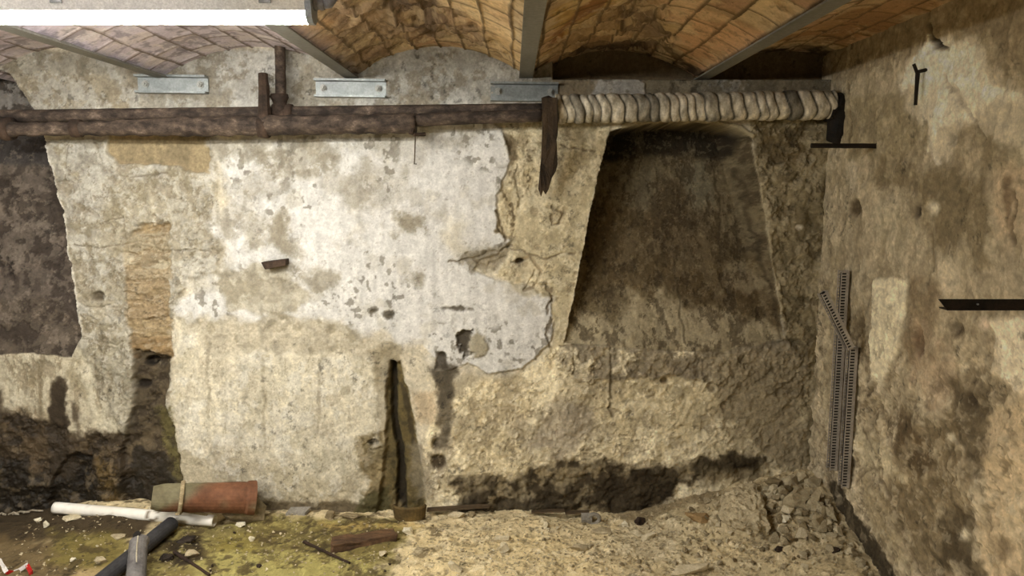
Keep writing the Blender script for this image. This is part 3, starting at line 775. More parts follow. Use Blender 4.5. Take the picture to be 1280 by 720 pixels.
F.ragged(mm, .06, 433, (74,62,32), .6, .15, .16, -.003)
F.ragged(mm, .03, 434, (168,156,84), .45, .28, .14, .003)
F.paint(F.M([(770,640),(800,606),(850,596),(900,598),(900,645),(860,640),(800,652)], .03, .05, .09, 436), (118,102,72), .75)
F.mul(1.17)
F.desat(.84)
F.c = np.clip(F.c, 4, 250)
M_FLOOR = painted_material('dirt_floor', .2, .6, 1.2)
me = grid_mesh('floor', U, V, F.h, F.c, F.wet)
floor = tag(link_mesh('floor', me, M_FLOOR), kind='structure')
FU, FV, FH = xf, yf, F.h
def gz(x, y):
    """height of the finished floor mesh"""
    i = min(max(int(np.searchsorted(FU, x)), 0), len(FU) - 1); j = min(max(int(np.searchsorted(FV, y)), 0), len(FV) - 1)
    return float(FH[j, i])
def ground(px, py):
    """the point of the uneven floor seen at a photo pixel: march along the sight line"""
    d = ray(px, py); t = 2.3
    while t < 4.5:
        p = Vector((0, 0, CAMZ)) + d * t
        if p.y > D - .03: break
        if p.z <= gz(p.x, p.y): break
        t += .004
    y = min(d.y * t, D - .03)
    return Vector((d.x * t, y, gz(d.x * t, y)))

# ================================================================== VAULTED CEILING
BX = [-3.15, -2.35, -1.555, -0.715, 0.062, 0.858, 1.66]
ZB = 2.036                       # underside of the beams
xc = fine(-3.4, XR + .02, .004)
yc = np.concatenate([fine(-2.3, 1.6, .04)[:-1], fine(1.6, D + .2, .008)])
C = Surf(xc, yc, lambda px, py: (onZ(px, py, 2.11).x, onZ(px, py, 2.11).y), (200, 172, 128))
U, V = C.U, C.V
prof = np.zeros(xc.shape)
for a, b in zip(BX[:-1], BX[1:]):
    k = (xc >= a) & (xc <= b)
    t = (xc[k] - (a + b) / 2) / ((b - a) / 2)
    prof[k] = .125 * (1 - t * t)
prof[xc < BX[0]] = .05
tw, tl = .105, .21               # thin bricks laid along the bay
ci = np.floor(U / tw + .06 * C.n(.3, 2, 501)); row_off = (ci % 2) * .5
li = np.floor(V / tl + row_off)
fu = U / tw + .06 * C.n(.3, 2, 501) - ci; fv = V / tl + row_off - li
hsh = np.sin(ci * 127.1 + li * 311.7) * 43758.5453; hsh = hsh - np.floor(hsh)
hs2 = np.sin(ci * 269.5 + li * 183.3) * 43758.5453; hs2 = hs2 - np.floor(hs2)
C.mul(.86 + .26 * hsh)
C.paint(sstep(.62, .75, hs2) , (172,120,84), .5)
C.paint(1 - sstep(.0, .25, hs2), (196,168,120), .5)
jd = np.minimum(np.minimum(fu, 1 - fu) * tw, np.minimum(fv, 1 - fv) * tl)
joint = 1 - sstep(.002, .007, jd + .003 * C.n(.05, 3, 502))
C.paint(joint, (96,74,46), .75); C.h -= joint * .006
C.paint(sstep(.05, .5, C.n(.3, 5, 503)), (186,150,92), .5)
C.paint(sstep(.3, .6, C.n(.15, 5, 504)), (142,106,66), .4)
# bays behind the lamp: bluish lens glare painted into the brick colour
m_glare = 1 - sstep(BX[3] - .05, BX[3] + .10, U)
C.paint(m_glare, (196,186,204), .85)
C.paint(m_glare * sstep(.2, .6, C.n(.1, 5, 505)), (206,192,180), .5)
C.paint(m_glare * joint, (130,118,118), .3)
# broken-away bricks near the wall
def cp(pts, col, a=.85, soft=.03, amp=.05, size=.1, seed=510, h=0.0):
    m = C.M(pts, soft, amp, size, seed); C.paint(m, col, a)
    if h: C.h += m * (h + .02 * C.n(.06, 4, seed + 30))
    return m
cp([(400,0),(500,0),(560,30),(620,50),(640,72),(560,66),(480,74),(440,90),(420,60)], (132,110,84), .75, seed=511, h=.002)
cp([(470,0),(530,10),(560,40),(540,66),(500,40)], (86,68,50), .75, .02, .05, .07, seed=512, h=.010)
cp([(560,0),(640,0),(650,90),(630,80),(600,50)], (216,182,122), .6, seed=513)
cp([(680,50),(740,30),(820,20),(800,60),(700,84)], (128,98,60), .7, seed=514, h=.006)
cp([(690,0),(850,0),(830,14),(740,30),(690,60)], (168,128,56), .8, seed=515)
cp([(690,38),(740,10),(820,0),(850,4),(760,20),(690,52)], (118,66,34), .6, .01, .02, seed=516)
cp([(770,30),(830,30),(840,70),(790,80)], (122,100,76), .8, .02, .06, .06, seed=517, h=.02)
cp([(860,30),(960,20),(980,50),(890,92),(850,80)], (200,144,98), .6, seed=518)  # side of the bay facing the lamp painted as lit
cp([(960,70),(1020,50),(1120,0),(1240,0),(1060,70)], (146,100,54), .7, seed=519)
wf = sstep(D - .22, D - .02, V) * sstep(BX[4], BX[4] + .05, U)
C.paint(wf * sstep(-.3, .2, C.n(.1, 4, 520)), (64,48,28), .8)  # right-hand bays darker towards the back wall
C.mul(1 - .25 * sstep(.40, .8, C.n(.05, 5, 521, rough=.75)))
C.h += .002 * C.n(.1, 4, 522)
br = 1 - m_glare
C.ragged(br, .12, 531, (206,180,132), .5, .1, .2, .002)
C.ragged(br, .10, 532, (138,104,66), .3, .24, .2, -.001)
C.ragged(br, .04, 533, (84,64,44), .25, .42, .12, -.002)
C.ragged(m_glare, .10, 534, (214,206,206), .5, .12, .2)
C.ragged(m_glare, .06, 535, (134,124,132), .6, .15, .16)
C.paint(joint * .75, (84,66,44), .75)
C.mul(1.12)
C.desat(.80)
C.c = np.clip(C.c, 4, 250)
M_CEIL = painted_material('vault_bricks', .16, .5)
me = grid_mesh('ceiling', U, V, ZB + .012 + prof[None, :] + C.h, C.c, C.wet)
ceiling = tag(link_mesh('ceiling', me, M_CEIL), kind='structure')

#OBJECTS
# ================================================================== CEILING LAMP
M_HOUSE = mat('lamp_grey_plastic', (216,216,214), (204,204,204), scale=30, rough=.5, bump=.05)
M_CAP = mat('lamp_end_cap', (150,158,168), (132,140,152), scale=30, rough=.5, bump=.05)
M_CONDUIT = mat('grey_conduit', (128,128,134), (108,108,116), scale=24, rough=.6, bump=.08)
M_GLOW = bpy.data.materials.new('lit_diffuser'); M_GLOW.use_nodes = True
_b = M_GLOW.node_tree.nodes['Principled BSDF']
_b.inputs['Base Color'].default_value = (.9, .9, .9, 1)
_b.inputs['Emission Color'].default_value = (1.0, .975, .91, 1)
_b.inputs['Emission Strength'].default_value = LAMP_STRENGTH
LX0, LX1, LY = -2.12, onY(386, 16, 1.95).x, 1.95
lamp = empty('ceiling_lamp', ((LX0 + LX1) / 2, LY, 1.962), 'long lit batten lamp fixed under the steel beams at upper left', 'lamp')
def prism(bm, prof, x0, x1):
    A = [bm.verts.new((x0, y, z)) for y, z in prof]; B = [bm.verts.new((x1, y, z)) for y, z in prof]
    n = len(prof)
    for i in range(n): bm.faces.new((A[i], A[(i + 1) % n], B[(i + 1) % n], B[i]))
    bm.faces.new(A); bm.faces.new(B)
bm = bmesh.new()
prism(bm, [(LY - .030, 1.990), (LY + .030, 1.990), (LY + .030, 2.014), (LY + .022, 2.034), (LY - .022, 2.034), (LY - .030, 2.014)], LX0, LX1)
obj('housing', bm, M_HOUSE, lamp)
bm = bmesh.new()
prism(bm, [(LY + .027 * math.cos(t), 1.9895 - .027 * math.sin(t)) for t in [math.pi * i / 12 for i in range(13)]], LX0 + .012, LX1 - .004)
obj('diffuser', bm, M_GLOW, lamp)
for x0, x1 in ((LX1 - .002, LX1 + .014), (LX0 - .014, LX0 + .012)):
    bm = bmesh.new()
    prism(bm, [(LY - .033, 2.006), (LY - .028, 1.975), (LY - .012, 1.962), (LY + .012, 1.962), (LY + .028, 1.975), (LY + .033, 2.006), (LY + .030, 2.034), (LY - .030, 2.034)], x0, x1)
    obj('end_cap', bm, M_CAP, lamp)
bm = bmesh.new()
tube(bm, line((LX1 + .012, LY, 2.012), (LX1 + .040, LY, 2.012), 4), lambda i, t: (.017, .017, .014, .017, .015)[i], 12)
obj('cable_gland', bm, M_CONDUIT, lamp, smooth=False)
bm = bmesh.new()
M_CLIP = mat('clip_steel', (150,152,152), scale=40, rough=.4, metal=.6)
bm.free()
for xx in (LX1 - .10, LX1 - .62):
    bm = bmesh.new(); box(bm, (xx, LY, 2.0348), (.03, .064, .002)); box(bm, (xx, LY - .0325, 2.021), (.03, .003, .0285)); bmesh.ops.remove_doubles(bm, verts=bm.verts[:], dist=.0012)
    obj('mounting_clip', bm, M_CLIP, lamp)
for loc, lab in (((-2.5, .35, 1.962), 'added fill copy of the batten lamp, out of view to the left'), ((-2.2, -1.55, 1.962), 'added fill copy of the batten lamp, out of view behind the camera')):
    fill_lamp = copy_tree(lamp); fill_lamp.location = loc; tag(fill_lamp, lab, 'lamp')  # unseen lamp copies added to brighten the right side of the room
pts = [(LX1 + .036, LY, 2.012), (LX1 + .052, LY, 2.013), (LX1 + .062, LY, 2.026), (LX1 + .066, LY - .01, 2.05), (LX1 + .072, LY - .03, 2.085), (LX1 + .080, LY - .08, 2.13), (LX1 + .09, LY - .16, 2.16)]
bm = bmesh.new(); tube(bm, pts, .013, 12)
tag(obj('cable_conduit', bm, M_CONDUIT, smooth=True), 'grey cable conduit curling up from the end of the lamp to the vault', 'cable conduit')

# ================================================================== STEEL BEAMS
M_BEAM = mat('grey_painted_steel', (128,126,118), (108,106,98), (142,140,130), scale=9, rough=.55, bump=.12, stretch=(1, .2, 1), spec=.4)
blab = ['grey painted steel beam at the far left edge of the vaults', 'grey steel beam behind the lit lamp, left of the plate nearest the lamp middle',
        'grey steel beam running from the lamp end to the middle wall plate', 'grey steel beam ending over the right-hand wall plate', 'rightmost grey steel beam, ending above the wrapped pipe']
for xb, lab in zip(BX[1:6], blab):
    bm = bmesh.new()
    y0, y1 = -2.25, D + .0
    P = [(-.030, 0), (.030, 0), (.030, .006), (.006, .011), (.006, .070), (.030, .075), (.030, .080), (-.030, .080), (-.030, .075), (-.006, .070), (-.006, .011), (-.030, .006)]
    A = [bm.verts.new((xb + x, y0, ZB + z)) for x, z in P]; B = [bm.verts.new((xb + x, y1 + (.14 if xb > .5 else .0), ZB + z)) for x, z in P]
    for i in range(12): bm.faces.new((A[i], A[(i + 1) % 12], B[(i + 1) % 12], B[i]))
    bm.faces.new(A); bm.faces.new(B)
    tag(obj('steel_beam', bm, M_BEAM), lab, 'beam', 'steel beams between the brick vaults')

# ================================================================== WALL PLATES under the beam ends
M_GALV = mat('galvanised_steel', (142,147,145), (120,125,125), (158,163,160), scale=14, rough=.42, metal=.35, bump=.06, spec=.5)
M_BOLT = mat('bolt_steel', (176,176,170), (140,140,134), scale=60, rough=.45, metal=.2)
plab = ['galvanised channel plate bolted to the wall at upper left, under the lamp', 'galvanised channel plate with two bolts, middle one above the rusty pipes', 'galvanised channel plate beside the start of the wrapped pipe']
for (xa, ya, xb, yb), lab in zip(((167,93,256,116), (392,98,481,121), (613,102,698,126)), plab):
    Yp = D - .045
    a = onY(xa, (ya + yb) / 2 - .6, Yp); b = onY(xb, (ya + yb) / 2 + .6, Yp)
    h = (onY(xa, ya, Yp).z - onY(xa, yb, Yp).z); L = (b - a).length
    c = (a + b) / 2; c.y = D
    t = empty('wall_plate', (c.x, D, c.z - h / 2), lab, 'wall plate', 'galvanised plates under the beams')
    tilt = Matrix.Rotation(-math.atan2(b.z - a.z, b.x - a.x), 3, 'Y')
    bm = bmesh.new()
    Pf = [(0.012, -h/2), (-.045, -h/2), (-.045, -h/2+.009), (-.008, -h/2+.010), (-.008, h/2-.010), (-.045, h/2-.009), (-.045, h/2), (0.012, h/2)]
    A = [bm.verts.new(c + tilt @ Vector((-L/2, y, z))) for y, z in Pf]; B = [bm.verts.new(c + tilt @ Vector((L/2, y, z))) for y, z in Pf]
    for i in range(8): bm.faces.new((A[i], A[(i + 1) % 8], B[(i + 1) % 8], B[i]))
    bm.faces.new(A); bm.faces.new(B)
    obj('channel', bm, M_GALV, t)
    for s in (-1, 1):
        bm = bmesh.new(); o = c + tilt @ Vector((s * L * .39, 0, .002))
        tube(bm, [o + Vector((0, -.008, 0)), o + Vector((0, -.012, 0))], .016, 14)
        tube(bm, [o + Vector((0, -.012, 0)), o + Vector((0, -.022, 0))], .012, 6)
        tube(bm, [o + Vector((0, -.022, 0)), o + Vector((0, -.030, 0))], .006, 8)
        obj('bolt', bm, M_BOLT, t)

# ================================================================== PIPES ALONG THE WALL
M_RUST = mat('rusty_iron', (84,71,60), (44,36,30), (128,112,98), scale=26, rough=.85, bump=.3, stretch=(.6, 1, 1), lo=.40, hi=.58)
M_RUSTD = mat('dark_rusty_iron', (76,60,48), (42,33,26), scale=14, rough=.9, bump=.6)
t = empty('rusty_pipe', onY(340, 143, D - .09), 'thinner rusty pipe running behind and above the thick one', 'pipe')
bm = bmesh.new(); Yp = D - .085
tube(bm, line(onY(-60, 146.5, Yp), onY(679, 135.3, Yp), 60), lambda i, q: .029 - .007 * q, 16, wob=.05, seed=3)
obj('pipe', bm, M_RUST, t, smooth=True)
bm = bmesh.new()
p = onY(352, 141, Yp); tube(bm, line(p + Vector((-.035, -.002, 0)), p + Vector((.050, -.004, 0)), 6), lambda i, q: (.036,.040,.034,.034,.034,.040,.036)[i], 14, wob=.1, seed=5)
p = onY(350, 128, Yp); tube(bm, line(p + Vector((0, 0, -.045)), p + Vector((0, 0, .035)), 6), lambda i, q: .034 + .006 * math.sin(q * 9), 14, wob=.12, seed=6)
obj('tee_fitting', bm, M_RUSTD, t, smooth=True)
bm = bmesh.new(); a, b = onY(351, 118, Yp + .005), onY(350, 52, Yp + .02)
tube(bm, line(a, b, 14), lambda i, q: .023, 12, wob=.08, seed=7)
obj('riser', bm, M_RUST, t, smooth=True)

t = empty('rusty_pipe', onY(300, 158, D - .12), 'thick rusty pipe running along the wall below the thinner one', 'pipe')
bm = bmesh.new(); Yp2 = D - .150
tube(bm, line(onY(8, 162, Yp2), onY(520, 154, Yp2), 70), lambda i, q: .030 + .012 * sstep(.15, .5, q) + .003 * math.sin(i * 1.7), 18, wob=.07, seed=9)
obj('wide_section', bm, M_RUST, t, smooth=True)
bm = bmesh.new()
tube(bm, line(onY(518, 150, Yp2), onY(677, 144, Yp2), 24), .027, 16, wob=.06, seed=10)
obj('narrow_section', bm, M_RUST, t, smooth=True)
bm = bmesh.new()
a = onY(518, 154, Yp2)
tube(bm, line(a + Vector((.012, -.01, .038)), a + Vector((-.012, -.03, -.048)), 6), .011, 8, wob=.2, seed=11)
tube(bm, line(a + Vector((.000, -.03, -.050)), a + Vector((.045, -.0, -.046)), 4), .008, 8, wob=.2, seed=12)
obj('clamp', bm, M_RUSTD, t)
for q in range(3):
    bm = bmesh.new()
    p = onY((330, 96, 8)[q], (159, 160, 161)[q], Yp2); tube(bm, line(p + Vector((-.02, 0, 0)), p + Vector((.02, 0, 0)), 4), (.046, .037, .052)[q], 16, wob=.12, seed=13 + q)
    obj('coupling', bm, M_RUSTD, t, smooth=True)
bm = bmesh.new(); a = onY(331, 152, Yp2 + .0); b = onY(329, 92, Yp2 + .02)
tube(bm, line(a, b, 12), lambda i, q: .025 + .006 * (1 - q) - .004 * q, 8, wob=.12, seed=17)
obj('branch_stub', bm, M_RUSTD, t)
bm = bmesh.new(); a = onY(519, 166, Yp2 - .02)
tube(bm, [a, onY(519, 176, D - .10), onY(518.5, 192, D - .06), onY(518, 205, D - .04), onY(520.5, 205, D - .03)], .0028, 6)
tag(obj('hanging_wire', bm, mat('wire_grey', (92,80,62), (66,56,44), scale=40)), 'thin bent wire hanging from the clamp on the thick rusty pipe', 'wire')

# lagged pipe on the right
M_LAG = mat('old_lagging', (222,216,200), (160,150,126), (238,234,222), scale=16, rough=.9, bump=.5, stretch=(2.2, 1, 1), lo=.3, hi=.6, use_attr=True)
t = empty('wrapped_pipe', onY(870, 152, D - .11), 'pipe wrapped in pale banded lagging, high on the wall beside the arch', 'wrapped pipe')
Yl = D - .10
a, b = onY(694, 136.5, Yl), onY(1040, 131, Yl)
bm = bmesh.new(); NS, SEG = 320, 28
cl = bm.loops.layers.float_color.new('Col')
edges = [0]; rr = random.Random(4)
while edges[-1] < 1: edges.append(edges[-1] + rr.uniform(.026, .052))
rings = []; tone = {}
for i in range(NS + 1):
    q = i / NS; c = a.lerp(b, q)
    ring = []
    for k in range(SEG):
        th = 2 * math.pi * k / SEG
        sl = q + .012 * math.sin(th) + .004 * math.sin(3 * th + 7 * q)          # the wraps run slightly askew
        j = max(n for n, e in enumerate(edges) if e <= max(0, sl)); w = (sl - edges[j]) / ((edges[j + 1] - edges[j]) if j + 1 < len(edges) else .04)
        w = min(max(w, 0), 1); rj = random.Random(j)
        R0 = .052 + .008 * math.sin(math.pi * w) ** .5 + .006 * rj.random() + .0025 * mnoise.noise(Vector((q * 60, math.cos(th) * 2, math.sin(th) * 2)))
        ring.append(bm.verts.new(c + Vector((0, math.cos(th) * R0, math.sin(th) * R0))))
        g = .07 + .93 * float(sstep(0, .16, w) * sstep(0, .14, 1 - w))
        d = .68 + .45 * rj.random()
        if rj.random() < .16: d *= .45
        pat = mnoise.fractal(Vector((q * 50, th * 1.3, 3)), 1, 2, 4)
        d *= .85 + .55 * pat
        tone[ring[-1]] = max(.05, g * d)
    rings.append(ring)
for i in range(NS):
    for k in range(SEG):
        f = bm.faces.new((rings[i][k], rings[i][(k + 1) % SEG], rings[i + 1][(k + 1) % SEG], rings[i + 1][k]))
        for lp in f.loops:
            z = tone[lp.vert]; lp[cl] = (z, z * .97, z * .92, 1)
bm.faces.new(rings[0]); bm.faces.new(rings[-1])
obj('lagging', bm, M_LAG, t, smooth=True)
M_BLACK = mat('black_pitch', (34,28,22), (18,15,12), scale=18, rough=.8, bump=.6)
bm = bmesh.new()
e = onY(1040, 133, Yl)
tube(bm, [e + Vector((-.02, 0, 0)), e + Vector((.012, 0, .002)), e + Vector((.032, 0, -.018)), e + Vector((.036, 0, -.06)), e + Vector((.030, .004, -.11)), e + Vector((.024, .02, -.150))],
     [.062, .060, .050, .045, .043, .034], 14, wob=.25, seed=21)
obj('elbow', bm, M_BLACK, t)
bm = bmesh.new()
tube(bm, line(a + Vector((-.055, 0, 0)), a + Vector((.01, 0, 0)), 5), lambda i, q: .052 + .004 * math.sin(i), 16, wob=.15, seed=22)
obj('collar', bm, M_RUSTD, t)
# dark torn strip hanging at the collar
bm = bmesh.new()
prof = [(677,122),(697,122),(698,150),(696,175),(697,205),(695,214),(690,222),(686,236),(682,243),(679,238),(676,246),(673,236),(676,200),(678,160)]
fr = [bm.verts.new(onY(x, y, D - .196 + .10 * sstep(130, 245, y))) for x, y in prof]
bk = [bm.verts.new(v.co + Vector((0, .016, 0))) for v in fr]
n = len(fr)
bm.faces.new(fr); bm.faces.new(bk)
for i in range(n): bm.faces.new((fr[i], fr[(i + 1) % n], bk[(i + 1) % n], bk[i]))
bmesh.ops.triangulate(bm, faces=bm.faces[:]); bmesh.ops.subdivide_edges(bm, edges=bm.edges[:], cuts=2)
for v in bm.verts: v.co += Vector((.004, .008, 0)) * mnoise.noise(v.co * 30)
tag(obj('rusted_strip', bm, mat('bark_dark', (70,56,40), (36,28,20), scale=12, rough=.95, bump=.8, stretch=(3, 1, .5))), 'dark ragged rusted strip hanging down at the start of the wrapped pipe', 'rusted strip')

# ================================================================== IRON BITS IN THE WALLS
bm = bmesh.new()
for pts in (((326,328),(357,324),(357,332),(331,337)),):
    A = [bm.verts.new(onY(x, y, D - .055)) for x, y in pts]; B = [bm.verts.new(v.co + Vector((0, .07, 0))) for v in A]
    bm.faces.new(A); bm.faces.new(B)
    for i in range(4): bm.faces.new((A[i], A[(i + 1) % 4], B[(i + 1) % 4], B[i]))
bmesh.ops.bevel(bm, geom=bm.edges[:], offset=.002, segments=1, affect='EDGES')
tag(obj('iron_stub', bm, M_RUSTD), 'small flat rusty iron stub sticking out of the white plaster', 'iron stub')

M_IRON = mat('black_iron', (42,33,25), (24,19,15), scale=22, rough=.75, bump=.4, metal=.2)
bm = bmesh.new(); a = onY(1014, 182, 2.96); b = onY(1088, 182.5, 2.96); b.x = XR + .02
tube(bm, line(a, b, 8), .0095, 8, wob=.15, seed=31)
tag(obj('iron_rod', bm, M_IRON), 'short black iron rod jutting from the right wall under the wrapped pipe end', 'iron rod')

bm = bmesh.new(); Yb = 1.98
a = onY(1173, 374, Yb); b = Vector((XR + .03, Yb, a.z)); h = a.z - onY(1173, 388, Yb).z
for (y, z, d, hh) in ((0, 0, .004, h), (.018, -h + .002, .036, .004)):
    vs = box(bm, ((a.x + b.x) / 2, Yb + y, a.z - hh / 2 + z if d < .01 else a.z + z), (b.x - a.x, d, hh))
for v in bm.verts:
    if v.co.x < a.x + .01: v.co.x += (a.z - v.co.z) / h * .026
bmesh.ops.subdivide_edges(bm, edges=bm.edges[:], cuts=1)
tb = empty('angle_bar', (XR, Yb, a.z - h), 'dark iron angle bar sticking out of the right wall at mid height', 'angle bar')
obj('bar', bm, M_IRON, tb)
bm = bmesh.new(); p = onY(1221, 380, Yb); tube(bm, [p + Vector((0, -.006, 0)), p + Vector((0, .004, 0))], .0025, 8)
obj('rivet', bm, M_GALV, tb)

bm = bmesh.new()
w = onX(1157, 105); X0 = XR - .03
tp, bt = onX(1155, 86, X0), onX(1156, 129, X0)
tp.y = bt.y = w.y
tube(bm, line(tp, bt, 8), lambda i, q: .0075 - .0015 * q, 8, wob=.12, seed=33)
l, r = onX(1150, 80, X0), onX(1169, 86, X0); l.y = w.y - .01; r.y = w.y - .03
tube(bm, line(tp + Vector((0, 0, -.012)), tp + Vector((-.016, 0, .022)), 4), .006, 8, wob=.15, seed=34)
tube(bm, line(tp + Vector((0, 0, -.004)), tp + Vector((.045, 0, .006)), 4), .006, 8, wob=.15, seed=35)
tag(obj('wall_hook', bm, M_IRON), 'black forked iron hook hanging high on the right wall', 'hook')

# ================================================================== SLOTTED CABLE TRUNKING by the corner
M_TRUNK = mat('grey_trunking_plastic', (172,164,152), (146,138,128), scale=16, rough=.6, bump=.08)
def trunking(p0, p1, across, out, w=.045, d=.040):
    """U-shaped trunking from p0 to p1: base strip across, two combed sides standing out"""
    bm = bmesh.new(); p0, p1 = Vector(p0), Vector(p1)
    ax = (p1 - p0).normalized(); L = (p1 - p0).length
    out = (out - ax * out.dot(ax)).normalized(); ac = ax.cross(out).normalized()
    R3 = Matrix((ac, out, ax)).transposed()
    box(bm, (p0 + p1) / 2 + out * .001, (w, .002, L), R3)
    bl = bmesh.new(); box(bl, (p0 + p1) / 2 + out * (d * .45), (w * .62, d * .62, L * .98), R3)  # solid dark core added so the slots look shaded
    for s in (-1, 1):
        o = ac * s * w / 2
        box(bm, (p0 + p1) / 2 + o + out * .006, (.002, .012, L), R3)
        n = int(L / .0125)
        for i in range(n):
            box(bm, p0 + ax * ((i + .5) * L / n) + o + out * (.006 + d / 2 - .003), (.0022, d - .008, .0062), R3)
        box(bm, (p0 + p1) / 2 + o + out * (d - .002), (.0045, .003, L), R3)
    return bm, bl
out = Vector((-1, 0, 0))
M_SLOT_SHADE = mat('slot_shade_dark', (30,27,25), (22,20,18), scale=20, rough=.9)
def put_trunking(p0, p1, out, w, d, label):
    t = empty('cable_trunking', p0, label, 'trunking')
    bm, bl = trunking(p0, p1, None, out, w, d)
    obj('slotted_duct', bm, M_TRUNK, t); obj('slot_shade', bl, M_SLOT_SHADE, t)
ya = onX(1059, 470, XR).y + .02; yb = onX(1074, 500, XR).y + .02
xw = XR - .016
put_trunking((xw, ya, onX(1054, 596, XR - .02).z), (xw, ya, onX(1059, 338, XR - .02).z), out, .034, .034, 'tallest grey slotted trunking upright against the right wall by the corner')
put_trunking((xw, yb, onX(1067, 616, XR - .02).z), (xw, yb, onX(1069, 433, XR - .02).z), out, .034, .034, 'shorter grey slotted trunking upright, its foot in the rubble')
yd = yb - .06
put_trunking(onY(1066, 433, yd), onY(1032, 363, yd), Vector((-.9, -.12, -.5)), .030, .030, 'broken piece of grey slotted trunking leaning out at a slant')

# ================================================================== THINGS LYING ON THE FLOOR, LEFT
M_TERRA = mat('terracotta', (130,88,62), (104,68,46), (152,116,92), scale=7, rough=.75, bump=.25, use_attr=True)
M_PVC = mat('white_pvc', (244,240,230), (232,226,212), scale=6, rough=.45, bump=.02, use_attr=True, spec=.4, grain=(.96, 1.03))
M_GPIPE = mat('dusty_grey_pipe', (120,116,112), (88,84,82), (140,136,130), scale=12, rough=.7, bump=.2)
M_DPIPE = mat('dark_grey_pipe', (66,65,66), (48,47,48), scale=12, rough=.55, bump=.15)
M_WIRE = mat('pale_wire', (200,192,170), (160,150,126), scale=30)
def colour_by(o, fn):
    me = o.data; a = me.color_attributes.new('Col', 'FLOAT_COLOR', 'POINT')
    for i, v in enumerate(me.vertices): a.data[i].color = tuple(fn(o.matrix_basis @ v.co)) + (1,)
def lying(px0, py0, px1, py1, r, lift=.0):
    """axis of a round bar lying on the ground, given the photo pixels of its underside"""
    a, b = ground(px0, py0), ground(px1, py1)
    return a + Vector((0, r * .3, r + lift)), b + Vector((0, r * .3, r + lift))
# clay pipe
t = empty('clay_pipe', ground(255, 643), 'broken terracotta drain pipe, half grey with mortar, lying against the wall', 'clay pipe')
Yc = D - .12
r0 = .066
za = max(onY(186, 639, Yc).z, .0) + r0; zb = onY(322, 643, Yc).z + r0 * 1.08
a = onY(190, 622, D - .27); b = onY(319, 622, D - .105)
bm = bmesh.new()
tube(bm, line(a, b, 40), lambda i, q: (.060 + .012 * q + (.006 if q > .90 else 0) - (.010 * (1 - q * 12) if q < .08 else 0)), 26, wob=.03, seed=41, inner=.82)
o = obj('pipe', bm, M_TERRA, t, smooth=False)
xm = a.lerp(b, .42).x
def clay(v):
    wp = v + Vector(t.location); q = wp.x + .55 * (wp.z - a.z) - 1.0 * 0
    k = float(1 - sstep(xm - .05, xm + .05, wp.x - 1.8 * (wp.z - a.z) + .05 * mnoise.noise(wp * 14)))
    k = max(k, .8 * float(sstep(.15, .5, mnoise.noise(wp * 9 + Vector((4, 0, 0))))) * float(sstep(xm + .1, xm + .16, wp.x)) )
    g = Vector((1, 1, 1)).lerp(Vector((1.05, 2.15, 2.5)), k)
    return g
colour_by(o, clay)
bm = bmesh.new()
p = a.lerp(b, .30); ux = (b - a).normalized(); uy = Vector((-ux.y, ux.x, 0)).normalized()
tube(bm, [p + uy * (-.074 * math.cos(q)) + Vector((0, 0, .072 * math.sin(q))) + ux * (-.012 * (1 - math.sin(q))) for q in [math.pi * .62, math.pi * .4, .3 * math.pi, .2 * math.pi, 0, -.2 * math.pi, -.32 * math.pi]], .009, 8, wob=.15, seed=43, squash=.5)
gq = lambda x, y, h: ground(x, y) + Vector((0, 0, h))
tube(bm, [p + uy * -.078 + Vector((-.03, 0, -.045)), gq(230, 655, .062), gq(244, 658, .066), gq(260, 660, .062)], [.012, .011, .010, .006], 8, wob=.2, seed=44, squash=.5)
tag(obj('cloth_strip', bm, mat('dirty_cloth', (168,152,118), (134,118,88), scale=20, rough=.95)), 'dirty beige strip looped round the terracotta pipe', 'strip')
# white tube
r = .026
t = empty('plastic_tube', ground(170, 655), 'long white plastic tube lying across the floor in front of the clay pipe', 'tube')
a, b = lying(68, 645, 268, 662, r, .012)
bm = bmesh.new(); tube(bm, line(a, b, 50), r, 22, inner=.86)
o = obj('tube', bm, M_PVC, t, smooth=False)
for f in o.data.polygons: f.use_smooth = len(f.vertices) == 4
def pvc(v):
    wp = v + Vector(t.location); n = mnoise.fractal(wp * 30, 1, 2, 4); s = a.lerp(b, .63)
    d = (wp - s - Vector((0, 0, -.012))).length
    k = float(sstep(.25, .5, n)) * .25 + float(sstep(.15, .3, n)) * (1.0 if d < .045 else 0)
    for s_ in (.27, .78, .86): k = max(k, .8 * (abs((wp - a).length / (b - a).length - s_) < .006) * float(sstep(-.1, .2, n)))
    return Vector((1, 1, 1)).lerp(Vector((.22, .18, .13)), min(1, k))
colour_by(o, pvc)
# two grey pipes at the front
t = empty('plastic_pipe', ground(175, 715), 'dusty light grey pipe end with a dark mouth, pointing at the wall', 'pipe')
yg = ground(176, 706).y; c0 = onY(176, 676, yg); c1 = onY(166, 790, yg - .30)
bm = bmesh.new(); tube(bm, [c0 + Vector((0, .012, .010)), c0, *line(c0 + Vector((0, -.02, 0)), c1, 16)], lambda i, q: .030 if i == 0 else .034 + .006 * q, 18, wob=.03, seed=51, inner=.7)
obj('tube', bm, M_GPIPE, t, smooth=False)
bm = bmesh.new(); p = c0 + Vector((-.006, -.015, .031)); tube(bm, [p + Vector((0, 0, .0)), p + Vector((0, -.003, .0045))], .014, 10, squash=1.3)  # black disc in place of the shaded hole of the pipe end
obj('mouth', bm, M_BLACK, t)
d0 = ground(218, 664) + Vector((-.01, 0, .034)); d1 = ground(150, 722) + Vector((-.02, -.05, .034))
bm = bmesh.new(); tube(bm, line(d0, d0.lerp(d1, 1.25), 16), .033, 18, wob=.02, seed=52, inner=.8)
tag(obj('plastic_pipe', bm, M_DPIPE, smooth=False), 'dark grey pipe lying under the dusty light grey one', 'pipe')
